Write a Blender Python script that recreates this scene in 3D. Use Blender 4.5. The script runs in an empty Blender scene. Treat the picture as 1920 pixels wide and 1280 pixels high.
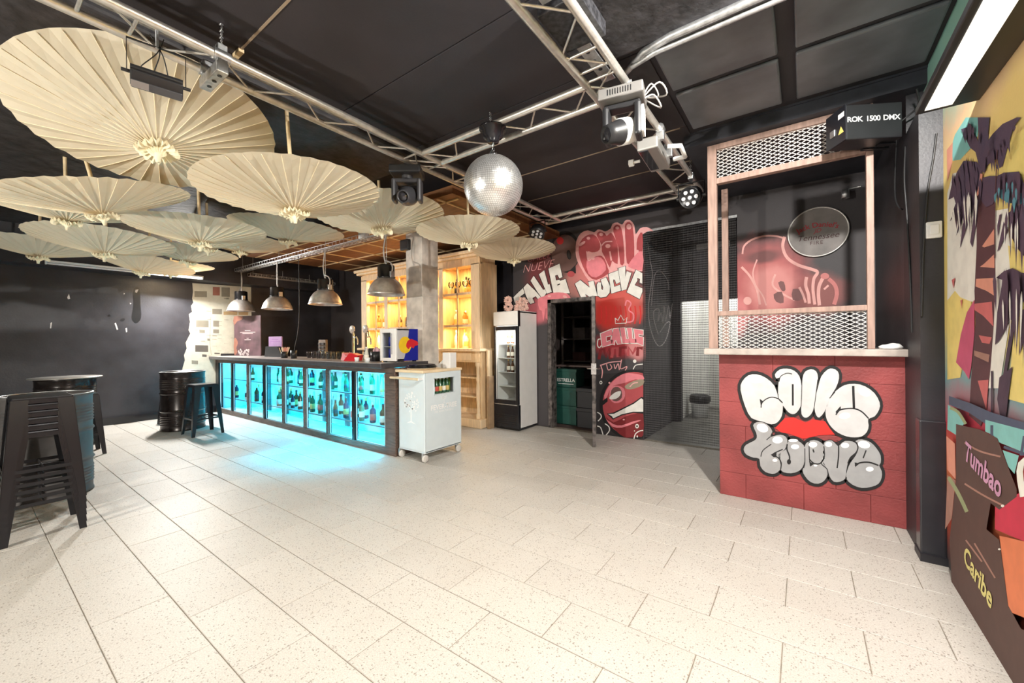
import bpy, bmesh, math, random
from mathutils import Vector, Matrix
from mathutils.geometry import tessellate_polygon
random.seed(7)
scene = bpy.context.scene
COL = scene.collection
PI = math.pi
# ------------------------------------------------------------------ camera, world, exposure
F, YAW, ROLL, CY, CAMH = 756.67, -0.62571, -0.0085, -1.6, 1.37
cam_d = bpy.data.cameras.new('camera'); cam = bpy.data.objects.new('camera', cam_d); COL.objects.link(cam)
cam_d.sensor_width = 36.0; cam_d.lens = 36.0 * F / 1920.0; cam_d.shift_y = CY / 1920.0
cam_d.clip_start = 0.02; cam_d.clip_end = 100
cam.matrix_world = (Matrix.Translation((0, 0, CAMH)) @ Matrix.Rotation(-YAW, 4, 'Z')
                    @ Matrix.Rotation(PI / 2, 4, 'X') @ Matrix.Rotation(ROLL, 4, 'Z'))
scene.camera = cam
world = bpy.data.worlds.new('world'); scene.world = world; world.use_nodes = True
world.node_tree.nodes['Background'].inputs[0].default_value = (0.5, 0.52, 0.6, 1)
world.node_tree.nodes['Background'].inputs[1].default_value = 0.02
vs = scene.view_settings
vs.view_transform = 'Standard'; vs.look = 'None'; vs.gamma = 1.0; vs.use_curve_mapping = False
vs.exposure = 0.4

def light(kind, name, loc, energy, color=(1, 1, 1), target=None, size=0.1, sizey=None, spot=None, blend=0.3, spread=None):
    d = bpy.data.lights.new(name, kind); d.energy = energy; d.color = color
    if kind == 'AREA':
        d.size = size
        if sizey: d.shape = 'RECTANGLE'; d.size_y = sizey
        if spread: d.spread = math.radians(spread)
    else:
        d.shadow_soft_size = size
    if kind == 'SPOT':
        d.spot_size = math.radians(spot or 90); d.spot_blend = blend
    o = bpy.data.objects.new(name, d); COL.objects.link(o); o.location = loc
    if target is not None:
        o.rotation_euler = (Vector(target) - Vector(loc)).to_track_quat('-Z', 'Y').to_euler()
    return o
WARM = (1.0, 0.95, 0.87); NEUT = (1.0, 0.965, 0.91)
# lamp just above the frame beside the mural: the photograph shows its flare and the hard shadow it throws off the block counter
FLOOD = ((0.42, 1.62, 3.05), 420, (-2.2, 3.0, 0), 165)
light('SPOT', 'mural_side_flood_offscreen', FLOOD[0], FLOOD[1], NEUT, FLOOD[2], 0.05, spot=FLOOD[3], blend=0.4)
# lamp on the near wall behind the camera: it lights the umbrellas from below and throws the pendant's shadow on the pillar
WALLF = ((-3.4, -2.95, 1.55), 560, (-4.2, 1.6, 2.2))
light('SPOT', 'near_wall_flood_offscreen', WALLF[0], WALLF[1], (1.0, 0.94, 0.84), WALLF[2], 0.08, spot=110, blend=0.7)

# ------------------------------------------------------------------ pixel -> direction helpers (1920x1280)
def DIR(u, v):
    x = (u - 960) / F; y = (v - 640 - CY) / F
    c, s = math.cos(ROLL), math.sin(ROLL)
    x, y = c * x + s * y, -s * x + c * y
    return Vector((x * math.cos(YAW) + math.sin(YAW), -x * math.sin(YAW) + math.cos(YAW), -y))
EYE = Vector((0, 0, CAMH))
def onZ(u, v, z=0.0):
    d = DIR(u, v); return EYE + d * ((z - CAMH) / d.z)
def onY(u, v, y):
    d = DIR(u, v); return EYE + d * (y / d.y)
def onX(u, v, x):
    d = DIR(u, v); return EYE + d * (x / d.x)
def proj(p):
    p = Vector(p) - EYE
    cx = p.x * math.cos(YAW) - p.y * math.sin(YAW); cz = p.x * math.sin(YAW) + p.y * math.cos(YAW)
    if cz <= 0.02: return None
    x, y = cx / cz, -p.z / cz
    c, s = math.cos(ROLL), math.sin(ROLL)
    return 960 + F * (c * x - s * y), 640 + CY + F * (s * x + c * y)

# ------------------------------------------------------------------ materials
MATS = {}
def _bsdf(m):
    return next(n for n in m.node_tree.nodes if n.type == 'BSDF_PRINCIPLED')
def mat(name, col, rough=0.5, metal=0.0, var=0.0, scale=8.0, bump=0.0, bscale=60.0, emit=None, estr=0.0, stretch=None, spec=None, coat=0.0):
    if name in MATS: return MATS[name]
    m = bpy.data.materials.new(name); m.use_nodes = True; nt = m.node_tree; b = _bsdf(m)
    c = (*col, 1)
    b.inputs['Base Color'].default_value = c; b.inputs['Roughness'].default_value = rough; b.inputs['Metallic'].default_value = metal
    if spec is not None: b.inputs['Specular IOR Level'].default_value = spec
    if coat: b.inputs['Coat Weight'].default_value = coat
    tc = nt.nodes.new('ShaderNodeTexCoord'); mp = nt.nodes.new('ShaderNodeMapping')
    nt.links.new(tc.outputs['Object'], mp.inputs[0])
    if stretch: mp.inputs['Scale'].default_value = stretch
    n = nt.nodes.new('ShaderNodeTexNoise'); n.inputs['Scale'].default_value = scale; n.inputs['Detail'].default_value = 6
    nt.links.new(mp.outputs[0], n.inputs['Vector'])
    mx = nt.nodes.new('ShaderNodeMix'); mx.data_type = 'RGBA'
    v = max(var, 0.02)
    mx.inputs[6].default_value = tuple(min(1, x * (1 - v)) for x in col) + (1,)
    mx.inputs[7].default_value = tuple(min(1, x * (1 + v)) for x in col) + (1,)
    rp = nt.nodes.new('ShaderNodeMapRange'); rp.inputs[1].default_value = 0.35; rp.inputs[2].default_value = 0.65
    nt.links.new(n.outputs[0], rp.inputs[0]); nt.links.new(rp.outputs[0], mx.inputs[0])
    nt.links.new(mx.outputs[2], b.inputs['Base Color'])
    if bump:
        n2 = nt.nodes.new('ShaderNodeTexNoise'); n2.inputs['Scale'].default_value = bscale; n2.inputs['Detail'].default_value = 5
        nt.links.new(mp.outputs[0], n2.inputs['Vector'])
        bp = nt.nodes.new('ShaderNodeBump'); bp.inputs['Strength'].default_value = bump; bp.inputs['Distance'].default_value = 0.01
        nt.links.new(n2.outputs[0], bp.inputs['Height']); nt.links.new(bp.outputs[0], b.inputs['Normal'])
    if emit:
        b.inputs['Emission Color'].default_value = (*emit, 1); b.inputs['Emission Strength'].default_value = estr
    MATS[name] = m; return m
def glass(name, tint=(1, 1, 1), refl=0.10, rough=0.02):
    if name in MATS: return MATS[name]
    m = bpy.data.materials.new(name); m.use_nodes = True; nt = m.node_tree; nt.nodes.clear()
    o = nt.nodes.new('ShaderNodeOutputMaterial'); t = nt.nodes.new('ShaderNodeBsdfTransparent'); g = nt.nodes.new('ShaderNodeBsdfGlossy')
    t.inputs[0].default_value = (*tint, 1); g.inputs['Roughness'].default_value = rough
    mx = nt.nodes.new('ShaderNodeMixShader'); fr = nt.nodes.new('ShaderNodeFresnel'); fr.inputs[0].default_value = 1.45
    mu = nt.nodes.new('ShaderNodeMath'); mu.operation = 'MULTIPLY'; mu.inputs[1].default_value = refl * 10; mu.use_clamp = True
    nt.links.new(fr.outputs[0], mu.inputs[0]); nt.links.new(mu.outputs[0], mx.inputs[0])
    nt.links.new(t.outputs[0], mx.inputs[1]); nt.links.new(g.outputs[0], mx.inputs[2]); nt.links.new(mx.outputs[0], o.inputs[0])
    MATS[name] = m; return m
def ramp_mat(name, axis, stops, lo, hi, rough=0.75, noise=0.15, nscale=3.0, bump=0.08):
    """paint colour graded along a world axis (0..2) between lo and hi"""
    if name in MATS: return MATS[name]
    m = bpy.data.materials.new(name); m.use_nodes = True; nt = m.node_tree; b = _bsdf(m); b.inputs['Roughness'].default_value = rough
    g = nt.nodes.new('ShaderNodeNewGeometry'); sp = nt.nodes.new('ShaderNodeSeparateXYZ'); nt.links.new(g.outputs['Position'], sp.inputs[0])
    n = nt.nodes.new('ShaderNodeTexNoise'); n.inputs['Scale'].default_value = nscale; n.inputs['Detail'].default_value = 4
    nt.links.new(g.outputs['Position'], n.inputs['Vector'])
    mr = nt.nodes.new('ShaderNodeMapRange'); mr.inputs[1].default_value = lo; mr.inputs[2].default_value = hi
    nt.links.new(sp.outputs[axis], mr.inputs[0])
    ad = nt.nodes.new('ShaderNodeMath'); ad.operation = 'MULTIPLY_ADD'; ad.inputs[1].default_value = noise
    sb = nt.nodes.new('ShaderNodeMath'); sb.operation = 'SUBTRACT'; sb.inputs[1].default_value = 0.5
    nt.links.new(n.outputs[0], sb.inputs[0]); nt.links.new(sb.outputs[0], ad.inputs[0]); nt.links.new(mr.outputs[0], ad.inputs[2])
    cr = nt.nodes.new('ShaderNodeValToRGB'); e = cr.color_ramp.elements
    e[0].position = stops[0][0]; e[0].color = (*stops[0][1], 1); e[1].position = stops[-1][0]; e[1].color = (*stops[-1][1], 1)
    for p, c in stops[1:-1]:
        k = e.new(p); k.color = (*c, 1)
    nt.links.new(ad.outputs[0], cr.inputs[0]); nt.links.new(cr.outputs[0], b.inputs['Base Color'])
    if bump:
        n2 = nt.nodes.new('ShaderNodeTexNoise'); n2.inputs['Scale'].default_value = 70
        nt.links.new(g.outputs['Position'], n2.inputs['Vector'])
        bp = nt.nodes.new('ShaderNodeBump'); bp.inputs['Strength'].default_value = bump; bp.inputs['Distance'].default_value = 0.01
        nt.links.new(n2.outputs[0], bp.inputs['Height']); nt.links.new(bp.outputs[0], b.inputs['Normal'])
    MATS[name] = m; return m
def spray_mat(name, base, blobs, rough=0.55, var=0.12, bump=0.15):
    """wall paint with soft spray-can clouds: blobs = (centre xyz, radius xyz, colour, strength)"""
    if name in MATS: return MATS[name]
    m = bpy.data.materials.new(name); m.use_nodes = True; nt = m.node_tree; b = _bsdf(m); b.inputs['Roughness'].default_value = rough
    g = nt.nodes.new('ShaderNodeNewGeometry')
    n = nt.nodes.new('ShaderNodeTexNoise'); n.inputs['Scale'].default_value = 5; n.inputs['Detail'].default_value = 6
    nt.links.new(g.outputs['Position'], n.inputs['Vector'])
    mx = nt.nodes.new('ShaderNodeMix'); mx.data_type = 'RGBA'
    mx.inputs[6].default_value = tuple(x * (1 - var) for x in base) + (1,); mx.inputs[7].default_value = tuple(x * (1 + var) for x in base) + (1,)
    nt.links.new(n.outputs[0], mx.inputs[0]); cur = mx.outputs[2]
    for (c, rad, colr, st) in blobs:
        s = nt.nodes.new('ShaderNodeVectorMath'); s.operation = 'SUBTRACT'; s.inputs[1].default_value = c
        nt.links.new(g.outputs['Position'], s.inputs[0])
        d = nt.nodes.new('ShaderNodeVectorMath'); d.operation = 'DIVIDE'; d.inputs[1].default_value = rad
        nt.links.new(s.outputs[0], d.inputs[0])
        l = nt.nodes.new('ShaderNodeVectorMath'); l.operation = 'LENGTH'; nt.links.new(d.outputs[0], l.inputs[0])
        a = nt.nodes.new('ShaderNodeMath'); a.operation = 'MULTIPLY_ADD'; a.inputs[1].default_value = 0.5
        nt.links.new(n.outputs[0], a.inputs[0]); nt.links.new(l.outputs['Value'], a.inputs[2])
        r_ = nt.nodes.new('ShaderNodeMapRange'); r_.interpolation_type = 'SMOOTHSTEP'
        r_.inputs[1].default_value = 0.75; r_.inputs[2].default_value = 1.3; r_.inputs[3].default_value = st; r_.inputs[4].default_value = 0
        nt.links.new(a.outputs[0], r_.inputs[0])
        k = nt.nodes.new('ShaderNodeMix'); k.data_type = 'RGBA'; k.inputs[7].default_value = (*colr, 1)
        nt.links.new(r_.outputs[0], k.inputs[0]); nt.links.new(cur, k.inputs[6]); cur = k.outputs[2]
    nt.links.new(cur, b.inputs['Base Color'])
    if bump:
        n2 = nt.nodes.new('ShaderNodeTexNoise'); n2.inputs['Scale'].default_value = 90; nt.links.new(g.outputs['Position'], n2.inputs['Vector'])
        bp = nt.nodes.new('ShaderNodeBump'); bp.inputs['Strength'].default_value = bump; bp.inputs['Distance'].default_value = 0.01
        nt.links.new(n2.outputs[0], bp.inputs['Height']); nt.links.new(bp.outputs[0], b.inputs['Normal'])
    MATS[name] = m; return m
def paper_mat():
    if 'umbrella_paper' in MATS: return MATS['umbrella_paper']
    m = bpy.data.materials.new('umbrella_paper'); m.use_nodes = True; nt = m.node_tree; nt.nodes.clear()
    o = nt.nodes.new('ShaderNodeOutputMaterial'); d = nt.nodes.new('ShaderNodeBsdfDiffuse'); t = nt.nodes.new('ShaderNodeBsdfTranslucent')
    tc = nt.nodes.new('ShaderNodeTexCoord'); n = nt.nodes.new('ShaderNodeTexNoise'); n.inputs['Scale'].default_value = 14; n.inputs['Detail'].default_value = 8
    nt.links.new(tc.outputs['Object'], n.inputs['Vector'])
    mx = nt.nodes.new('ShaderNodeMix'); mx.data_type = 'RGBA'
    mx.inputs[6].default_value = (0.90, 0.80, 0.60, 1); mx.inputs[7].default_value = (0.95, 0.88, 0.71, 1)
    nt.links.new(n.outputs[0], mx.inputs[0]); nt.links.new(mx.outputs[2], d.inputs[0])
    t.inputs[0].default_value = (0.85, 0.62, 0.34, 1)
    bp = nt.nodes.new('ShaderNodeBump'); bp.inputs['Strength'].default_value = 0.25; bp.inputs['Distance'].default_value = 0.01
    nt.links.new(n.outputs[0], bp.inputs['Height']); nt.links.new(bp.outputs[0], d.inputs['Normal'])
    s = nt.nodes.new('ShaderNodeMixShader'); s.inputs[0].default_value = 0.34
    nt.links.new(d.outputs[0], s.inputs[1]); nt.links.new(t.outputs[0], s.inputs[2]); nt.links.new(s.outputs[0], o.inputs[0])
    MATS['umbrella_paper'] = m; return m
def tile_mat():
    m = bpy.data.materials.new('terrazzo_tile'); m.use_nodes = True; nt = m.node_tree; b = _bsdf(m); b.inputs['Roughness'].default_value = 0.5
    g = nt.nodes.new('ShaderNodeNewGeometry'); oi = nt.nodes.new('ShaderNodeObjectInfo')
    def noise(sc, det=3, stretch=None):
        n = nt.nodes.new('ShaderNodeTexNoise'); n.inputs['Scale'].default_value = sc; n.inputs['Detail'].default_value = det
        nt.links.new(g.outputs['Position'], n.inputs['Vector']); return n
    base = nt.nodes.new('ShaderNodeMix'); base.data_type = 'RGBA'
    base.inputs[6].default_value = (0.465, 0.43, 0.385, 1); base.inputs[7].default_value = (0.575, 0.545, 0.50, 1)
    n0 = noise(2.2, 5); nt.links.new(n0.outputs[0], base.inputs[0])
    # dark chips
    vo = nt.nodes.new('ShaderNodeTexVoronoi'); vo.inputs['Scale'].default_value = 120; nt.links.new(g.outputs['Position'], vo.inputs['Vector'])
    sel = nt.nodes.new('ShaderNodeSeparateColor'); nt.links.new(vo.outputs['Color'], sel.inputs[0])
    gt = nt.nodes.new('ShaderNodeMath'); gt.operation = 'GREATER_THAN'; gt.inputs[1].default_value = 0.66; nt.links.new(sel.outputs[0], gt.inputs[0])
    sz = nt.nodes.new('ShaderNodeMath'); sz.operation = 'MULTIPLY'; sz.inputs[1].default_value = 0.55; nt.links.new(sel.outputs[1], sz.inputs[0])
    lt = nt.nodes.new('ShaderNodeMath'); lt.operation = 'LESS_THAN'; nt.links.new(vo.outputs['Distance'], lt.inputs[0]); nt.links.new(sz.outputs[0], lt.inputs[1])
    mul = nt.nodes.new('ShaderNodeMath'); mul.operation = 'MULTIPLY'; nt.links.new(gt.outputs[0], mul.inputs[0]); nt.links.new(lt.outputs[0], mul.inputs[1])
    chip = nt.nodes.new('ShaderNodeMix'); chip.data_type = 'RGBA'; chip.inputs[7].default_value = (0.20, 0.17, 0.14, 1)
    m2 = nt.nodes.new('ShaderNodeMath'); m2.operation = 'MULTIPLY'; m2.inputs[1].default_value = 0.72; nt.links.new(mul.outputs[0], m2.inputs[0])
    nt.links.new(m2.outputs[0], chip.inputs[0]); nt.links.new(base.outputs[2], chip.inputs[6])
    # fine grit
    n3 = noise(160, 2); r3 = nt.nodes.new('ShaderNodeMapRange'); r3.inputs[1].default_value = 0.38; r3.inputs[2].default_value = 0.6; r3.inputs[3].default_value = 0.86; r3.inputs[4].default_value = 1.05
    nt.links.new(n3.outputs[0], r3.inputs[0])
    rn = nt.nodes.new('ShaderNodeMapRange'); rn.inputs[3].default_value = 0.96; rn.inputs[4].default_value = 1.03; nt.links.new(oi.outputs['Random'], rn.inputs[0])
    mm = nt.nodes.new('ShaderNodeMath'); mm.operation = 'MULTIPLY'; nt.links.new(r3.outputs[0], mm.inputs[0]); nt.links.new(rn.outputs[0], mm.inputs[1])
    fin = nt.nodes.new('ShaderNodeVectorMath'); fin.operation = 'SCALE'; nt.links.new(chip.outputs[2], fin.inputs[0]); nt.links.new(mm.outputs[0], fin.inputs['Scale'])
    nt.links.new(fin.outputs[0], b.inputs['Base Color'])
    bp = nt.nodes.new('ShaderNodeBump'); bp.inputs['Strength'].default_value = 0.12; bp.inputs['Distance'].default_value = 0.005
    nt.links.new(n3.outputs[0], bp.inputs['Height']); nt.links.new(bp.outputs[0], b.inputs['Normal'])
    return m
M = {
 'black': mat('black_paint', (0.022, 0.021, 0.026), 0.5, var=0.25, scale=3, bump=0.12),
 'blackwall': mat('black_wall_paint', (0.030, 0.029, 0.035), 0.42, var=0.3, scale=2.2, bump=0.15, bscale=40),
 'ceil': mat('black_ceiling_board', (0.030, 0.026, 0.031), 0.75, var=0.15, scale=2, bump=0.1, bscale=90),
 'rough': mat('rough_black_plaster', (0.032, 0.030, 0.034), 0.62, var=0.4, scale=10, bump=1.0, bscale=14),
 'panel': mat('slate_ceiling_panel', (0.11, 0.115, 0.13), 0.38, var=0.3, scale=3),
 'plastic': mat('black_plastic', (0.018, 0.018, 0.02), 0.38, var=0.1),
 'gloss': mat('black_enamel', (0.016, 0.016, 0.02), 0.16, var=0.1, scale=4),
 'blkmetal': mat('black_steel', (0.014, 0.014, 0.016), 0.3, 0.4, var=0.15),
 'chrome': mat('polished_steel', (0.75, 0.75, 0.76), 0.14, 1.0, var=0.05),
 'alu': mat('truss_aluminium', (0.70, 0.67, 0.62), 0.34, 0.75, var=0.1, scale=25),
 'galv': mat('galvanised_steel', (0.55, 0.56, 0.57), 0.38, 0.9, var=0.2, scale=30),
 'lampmetal': mat('spun_aluminium', (0.62, 0.58, 0.55), 0.38, 0.75, var=0.12, scale=20),
 'white': mat('white_paint', (0.80, 0.80, 0.79), 0.4, var=0.03),
 'cartwhite': mat('white_cart_laminate', (0.69, 0.78, 0.82), 0.35, var=0.02),
 'fridgewhite': mat('white_fridge_enamel', (0.86, 0.85, 0.83), 0.25, var=0.02),
 'wornwood': mat('worn_brown_wood', (0.115, 0.075, 0.058), 0.55, var=0.35, scale=6, bump=0.2, stretch=(1, 8, 8)),
 'slab': mat('grey_bar_slab', (0.33, 0.30, 0.29), 0.3, var=0.15, scale=6),
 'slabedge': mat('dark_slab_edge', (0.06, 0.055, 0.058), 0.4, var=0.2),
 'pine': mat('pale_pine', (0.74, 0.54, 0.32), 0.5, var=0.12, scale=5, stretch=(6, 6, 1)),
 'pineedge': mat('pine_trim', (0.82, 0.64, 0.42), 0.5, var=0.08, scale=6, stretch=(6, 6, 1)),
 'pineback': mat('pine_backing', (0.72, 0.53, 0.32), 0.55, var=0.2, scale=4, stretch=(6, 6, 1)),
 'brownceil': mat('brown_ceiling_panel', (0.20, 0.085, 0.032), 0.6, var=0.2, scale=5, stretch=(1, 5, 1)),
 'tbar': mat('cream_ceiling_bar', (0.70, 0.55, 0.33), 0.5),
 'birch': mat('birch_ply', (0.78, 0.63, 0.42), 0.45, var=0.1, scale=6),
 'postwood': mat('pink_stained_timber', (0.36, 0.235, 0.19), 0.6, var=0.18, scale=5, stretch=(8, 8, 1)),
 'ledge': mat('weathered_ledge', (0.44, 0.38, 0.34), 0.6, var=0.2, scale=10),
 'concrete': mat('bare_concrete', (0.62, 0.57, 0.51), 0.8, var=0.22, scale=6, bump=0.4, bscale=30),
 'meshwhite': mat('white_expanded_metal', (0.78, 0.74, 0.70), 0.45, 0.2),
 'blocks': mat('red_painted_block', (0.27, 0.05, 0.05), 0.62, var=0.22, scale=3, bump=0.5, bscale=60),
 'mortar': mat('red_mortar', (0.17, 0.032, 0.032), 0.8),
 'paper': paper_mat(), 'tile': tile_mat(),
 'bamboo': mat('bamboo', (0.78, 0.62, 0.38), 0.5, var=0.12, scale=20),
 'mirror': mat('mirror_facet', (0.93, 0.93, 0.93), 0.34, 0.85),
 'ballcore': mat('mirror_ball_grout', (0.30, 0.29, 0.28), 0.6),
 'cable': mat('grey_cable', (0.45, 0.42, 0.40), 0.5), 'bcable': mat('black_cable', (0.015, 0.015, 0.016), 0.5),
 'clear': glass('clear_glass', (0.97, 0.99, 0.99), 0.022), 'glassware': glass('glassware', (0.88, 0.90, 0.90), 0.16, 0.03),
 'red': mat('red_plastic', (0.62, 0.02, 0.03), 0.35), 'pinkpl': mat('pale_red_plastic', (0.80, 0.25, 0.27), 0.4),
}
def flat(name, col, rough=0.7): return mat('paint_' + name, col, rough, var=0.06, scale=12)

# ------------------------------------------------------------------ mesh builder
class MB:
    def __init__(s): s.v = []; s.f = []; s.mi = []; s.sm = []
    def add(s, vs_, fs, mi=0, smooth=False):
        o = len(s.v); s.v += [tuple(x) for x in vs_]
        for f in fs: s.f.append([o + i for i in f]); s.mi.append(mi); s.sm.append(smooth)
        return s
    def box(s, x0, x1, y0, y1, z0, z1, mi=0, mtx=None):
        vs_ = [Vector((x, y, z)) for z in (z0, z1) for y in (y0, y1) for x in (x0, x1)]
        if mtx is not None: vs_ = [mtx @ v for v in vs_]
        return s.add(vs_, [(0, 2, 3, 1), (4, 5, 7, 6), (0, 1, 5, 4), (2, 6, 7, 3), (0, 4, 6, 2), (1, 3, 7, 5)], mi)
    def bbox(s, x0, x1, y0, y1, z0, z1, b=0.01, mi=0, mtx=None):
        """box with all edges chamfered"""
        bm = bmesh.new(); r = bmesh.ops.create_cube(bm, size=1)
        for v in bm.verts:
            v.co = Vector(((x0 + x1) / 2 + v.co.x * (x1 - x0), (y0 + y1) / 2 + v.co.y * (y1 - y0), (z0 + z1) / 2 + v.co.z * (z1 - z0)))
        bmesh.ops.bevel(bm, geom=bm.edges[:], offset=b, segments=2, affect='EDGES', profile=0.5)
        bm.verts.index_update()
        vs_ = [v.co.copy() for v in bm.verts]
        if mtx is not None: vs_ = [mtx @ v for v in vs_]
        s.add(vs_, [[v.index for v in f.verts] for f in bm.faces], mi); bm.free(); return s
    def tube(s, pts, r, n=8, mi=0, cap=True, smooth=True, radii=None):
        pts = [Vector(p) for p in pts]; rings = []
        up = Vector((0, 0, 1))
        t0 = (pts[1] - pts[0]).normalized()
        if abs(t0.dot(up)) > 0.95: up = Vector((1, 0, 0))
        a = t0.cross(up).normalized()
        vs_ = []; k = len(pts)
        for i, p in enumerate(pts):
            t = (pts[min(i + 1, k - 1)] - pts[max(i - 1, 0)]).normalized()
            a = (a - t * a.dot(t)); a = a.normalized() if a.length > 1e-6 else t.orthogonal().normalized()
            b = t.cross(a); rr = radii[i] if radii else r
            for j in range(n):
                an = 2 * PI * j / n; vs_.append(p + a * (math.cos(an) * rr) + b * (math.sin(an) * rr))
        fs = [(i * n + j, i * n + (j + 1) % n, (i + 1) * n + (j + 1) % n, (i + 1) * n + j) for i in range(k - 1) for j in range(n)]
        s.add(vs_, fs, mi, smooth)
        if cap:
            s.add(vs_[:n], [tuple(reversed(range(n)))], mi); s.add(vs_[-n:], [tuple(range(n))], mi)
        return s
    def lathe(s, prof, n=16, mi=0, c=(0, 0, 0), smooth=True, mtx=None, mis=None):
        vs_ = []; fs = []; c = Vector(c)
        for (r_, z) in prof:
            for j in range(n):
                a = 2 * PI * j / n; vs_.append(c + Vector((math.cos(a) * r_, math.sin(a) * r_, z)))
        if mtx is not None: vs_ = [mtx @ v for v in vs_]
        o = len(s.v); s.v += [tuple(x) for x in vs_]
        for i in range(len(prof) - 1):
            for j in range(n):
                s.f.append([o + i * n + j, o + i * n + (j + 1) % n, o + (i + 1) * n + (j + 1) % n, o + (i + 1) * n + j])
                s.mi.append(mis[i] if mis else mi); s.sm.append(smooth)
        return s
    def prism(s, poly, d, mi=0):
        """poly: list of 3D points, extruded by vector d"""
        poly = [Vector(p) for p in poly]; d = Vector(d); n = len(poly)
        tri = tessellate_polygon([poly])
        s.add(poly, [tuple(t) for t in tri], mi); s.add([p + d for p in poly], [tuple(reversed(t)) for t in tri], mi)
        s.add(poly + [p + d for p in poly], [(i, (i + 1) % n, n + (i + 1) % n, n + i) for i in range(n)], mi); return s
    def poly(s, pts, mi=0):
        pts = [Vector(p) for p in pts]
        return s.add(pts, [tuple(t) for t in tessellate_polygon([pts])], mi)
    def mesh(s, name):
        me = bpy.data.meshes.new(name); me.from_pydata(s.v, [], s.f)
        me.polygons.foreach_set('material_index', s.mi); me.polygons.foreach_set('use_smooth', s.sm); me.update(); return me
    def obj(s, name, mats, parent=None, loc=None, fixn=True):
        me = s.mesh(name)
        if fixn:
            bm = bmesh.new(); bm.from_mesh(me); bmesh.ops.recalc_face_normals(bm, faces=bm.faces); bm.to_mesh(me); bm.free()
        for m in (mats if isinstance(mats, (list, tuple)) else [mats]): me.materials.append(m)
        return link(name, me, parent, loc)
def link(name, me, parent=None, loc=None):
    o = bpy.data.objects.new(name, me); COL.objects.link(o)
    if loc is not None: o.location = loc
    if parent is not None: o.parent = parent
    return o
def thing(name, label, cat, loc=(0, 0, 0), rz=0.0, group=None):
    o = bpy.data.objects.new(name, None); COL.objects.link(o); o.empty_display_size = 0.1
    o.location = loc; o.rotation_euler = (0, 0, rz); return tag(o, label, cat, group)
def tag(o, label, cat, group=None, kind=None):
    o['label'] = label; o['category'] = cat
    if group: o['group'] = group
    if kind: o['kind'] = kind
    return o
def struct(name, mb, m, label=None):
    o = mb.obj(name, m) if isinstance(mb, MB) else mb
    o['kind'] = 'structure'
    if label: o['label'] = label
    return o
def dup(root, loc, rz=None, label=None, group=None):
    r_ = root.copy(); COL.objects.link(r_); r_.location = loc
    if rz is not None: r_.rotation_euler = (0, 0, rz)
    if label: r_['label'] = label
    if group: r_['group'] = group
    for ch in list(root.children):
        c = ch.copy(); COL.objects.link(c); c.parent = r_
        for g in ch.children:
            d = g.copy(); COL.objects.link(d); d.parent = c
    return r_
def smoothpoly(p, k=3):
    """closed Catmull-Rom"""
    n = len(p); out = []
    for i in range(n):
        a, b, c, d = p[i - 1], p[i], p[(i + 1) % n], p[(i + 2) % n]
        for j in range(k):
            t = j / k
            out.append(tuple(0.5 * ((2 * b[q]) + (-a[q] + c[q]) * t + (2 * a[q] - 5 * b[q] + 4 * c[q] - d[q]) * t * t + (-a[q] + 3 * b[q] - 3 * c[q] + d[q]) * t ** 3) for q in (0, 1)))
    return out
def smoothline(p, k=4):
    out = []
    for i in range(len(p) - 1):
        a, b, c, d = p[max(i - 1, 0)], p[i], p[i + 1], p[min(i + 2, len(p) - 1)]
        for j in range(k):
            t = j / k
            out.append(tuple(0.5 * ((2 * b[q]) + (-a[q] + c[q]) * t + (2 * a[q] - 5 * b[q] + 4 * c[q] - d[q]) * t * t + (-a[q] + 3 * b[q] - 3 * c[q] + d[q]) * t ** 3) for q in range(len(b))))
    out.append(tuple(p[-1])); return out
def ribbon(p, w):
    """open 2D polyline -> list of quads"""
    L = []; R = []
    for i, q in enumerate(p):
        a = p[max(i - 1, 0)]; b = p[min(i + 1, len(p) - 1)]
        dx, dy = b[0] - a[0], b[1] - a[1]; l = math.hypot(dx, dy) or 1
        ww = w[i] if isinstance(w, (list, tuple)) else w
        L.append((q[0] - dy / l * ww / 2, q[1] + dx / l * ww / 2)); R.append((q[0] + dy / l * ww / 2, q[1] - dx / l * ww / 2))
    return [(L[i], L[i + 1], R[i + 1], R[i]) for i in range(len(p) - 1)]
def grow(p, d):
    """offset a closed 2D polygon outward by d"""
    ar = sum(p[i - 1][0] * p[i][1] - p[i][0] * p[i - 1][1] for i in range(len(p))); sg = 1 if ar > 0 else -1
    out = []
    for i in range(len(p)):
        a, b = p[i - 1], p[(i + 1) % len(p)]; dx, dy = b[0] - a[0], b[1] - a[1]; l = math.hypot(dx, dy) or 1
        out.append((p[i][0] + sg * dy / l * d, p[i][1] - sg * dx / l * d))
    return out
def ell(cx, cy, rx, ry, n=24, rot=0):
    c, s = math.cos(rot), math.sin(rot)
    return [(cx + rx * math.cos(2 * PI * i / n) * c - ry * math.sin(2 * PI * i / n) * s, cy + rx * math.cos(2 * PI * i / n) * s + ry * math.sin(2 * PI * i / n) * c) for i in range(n)]
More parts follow.
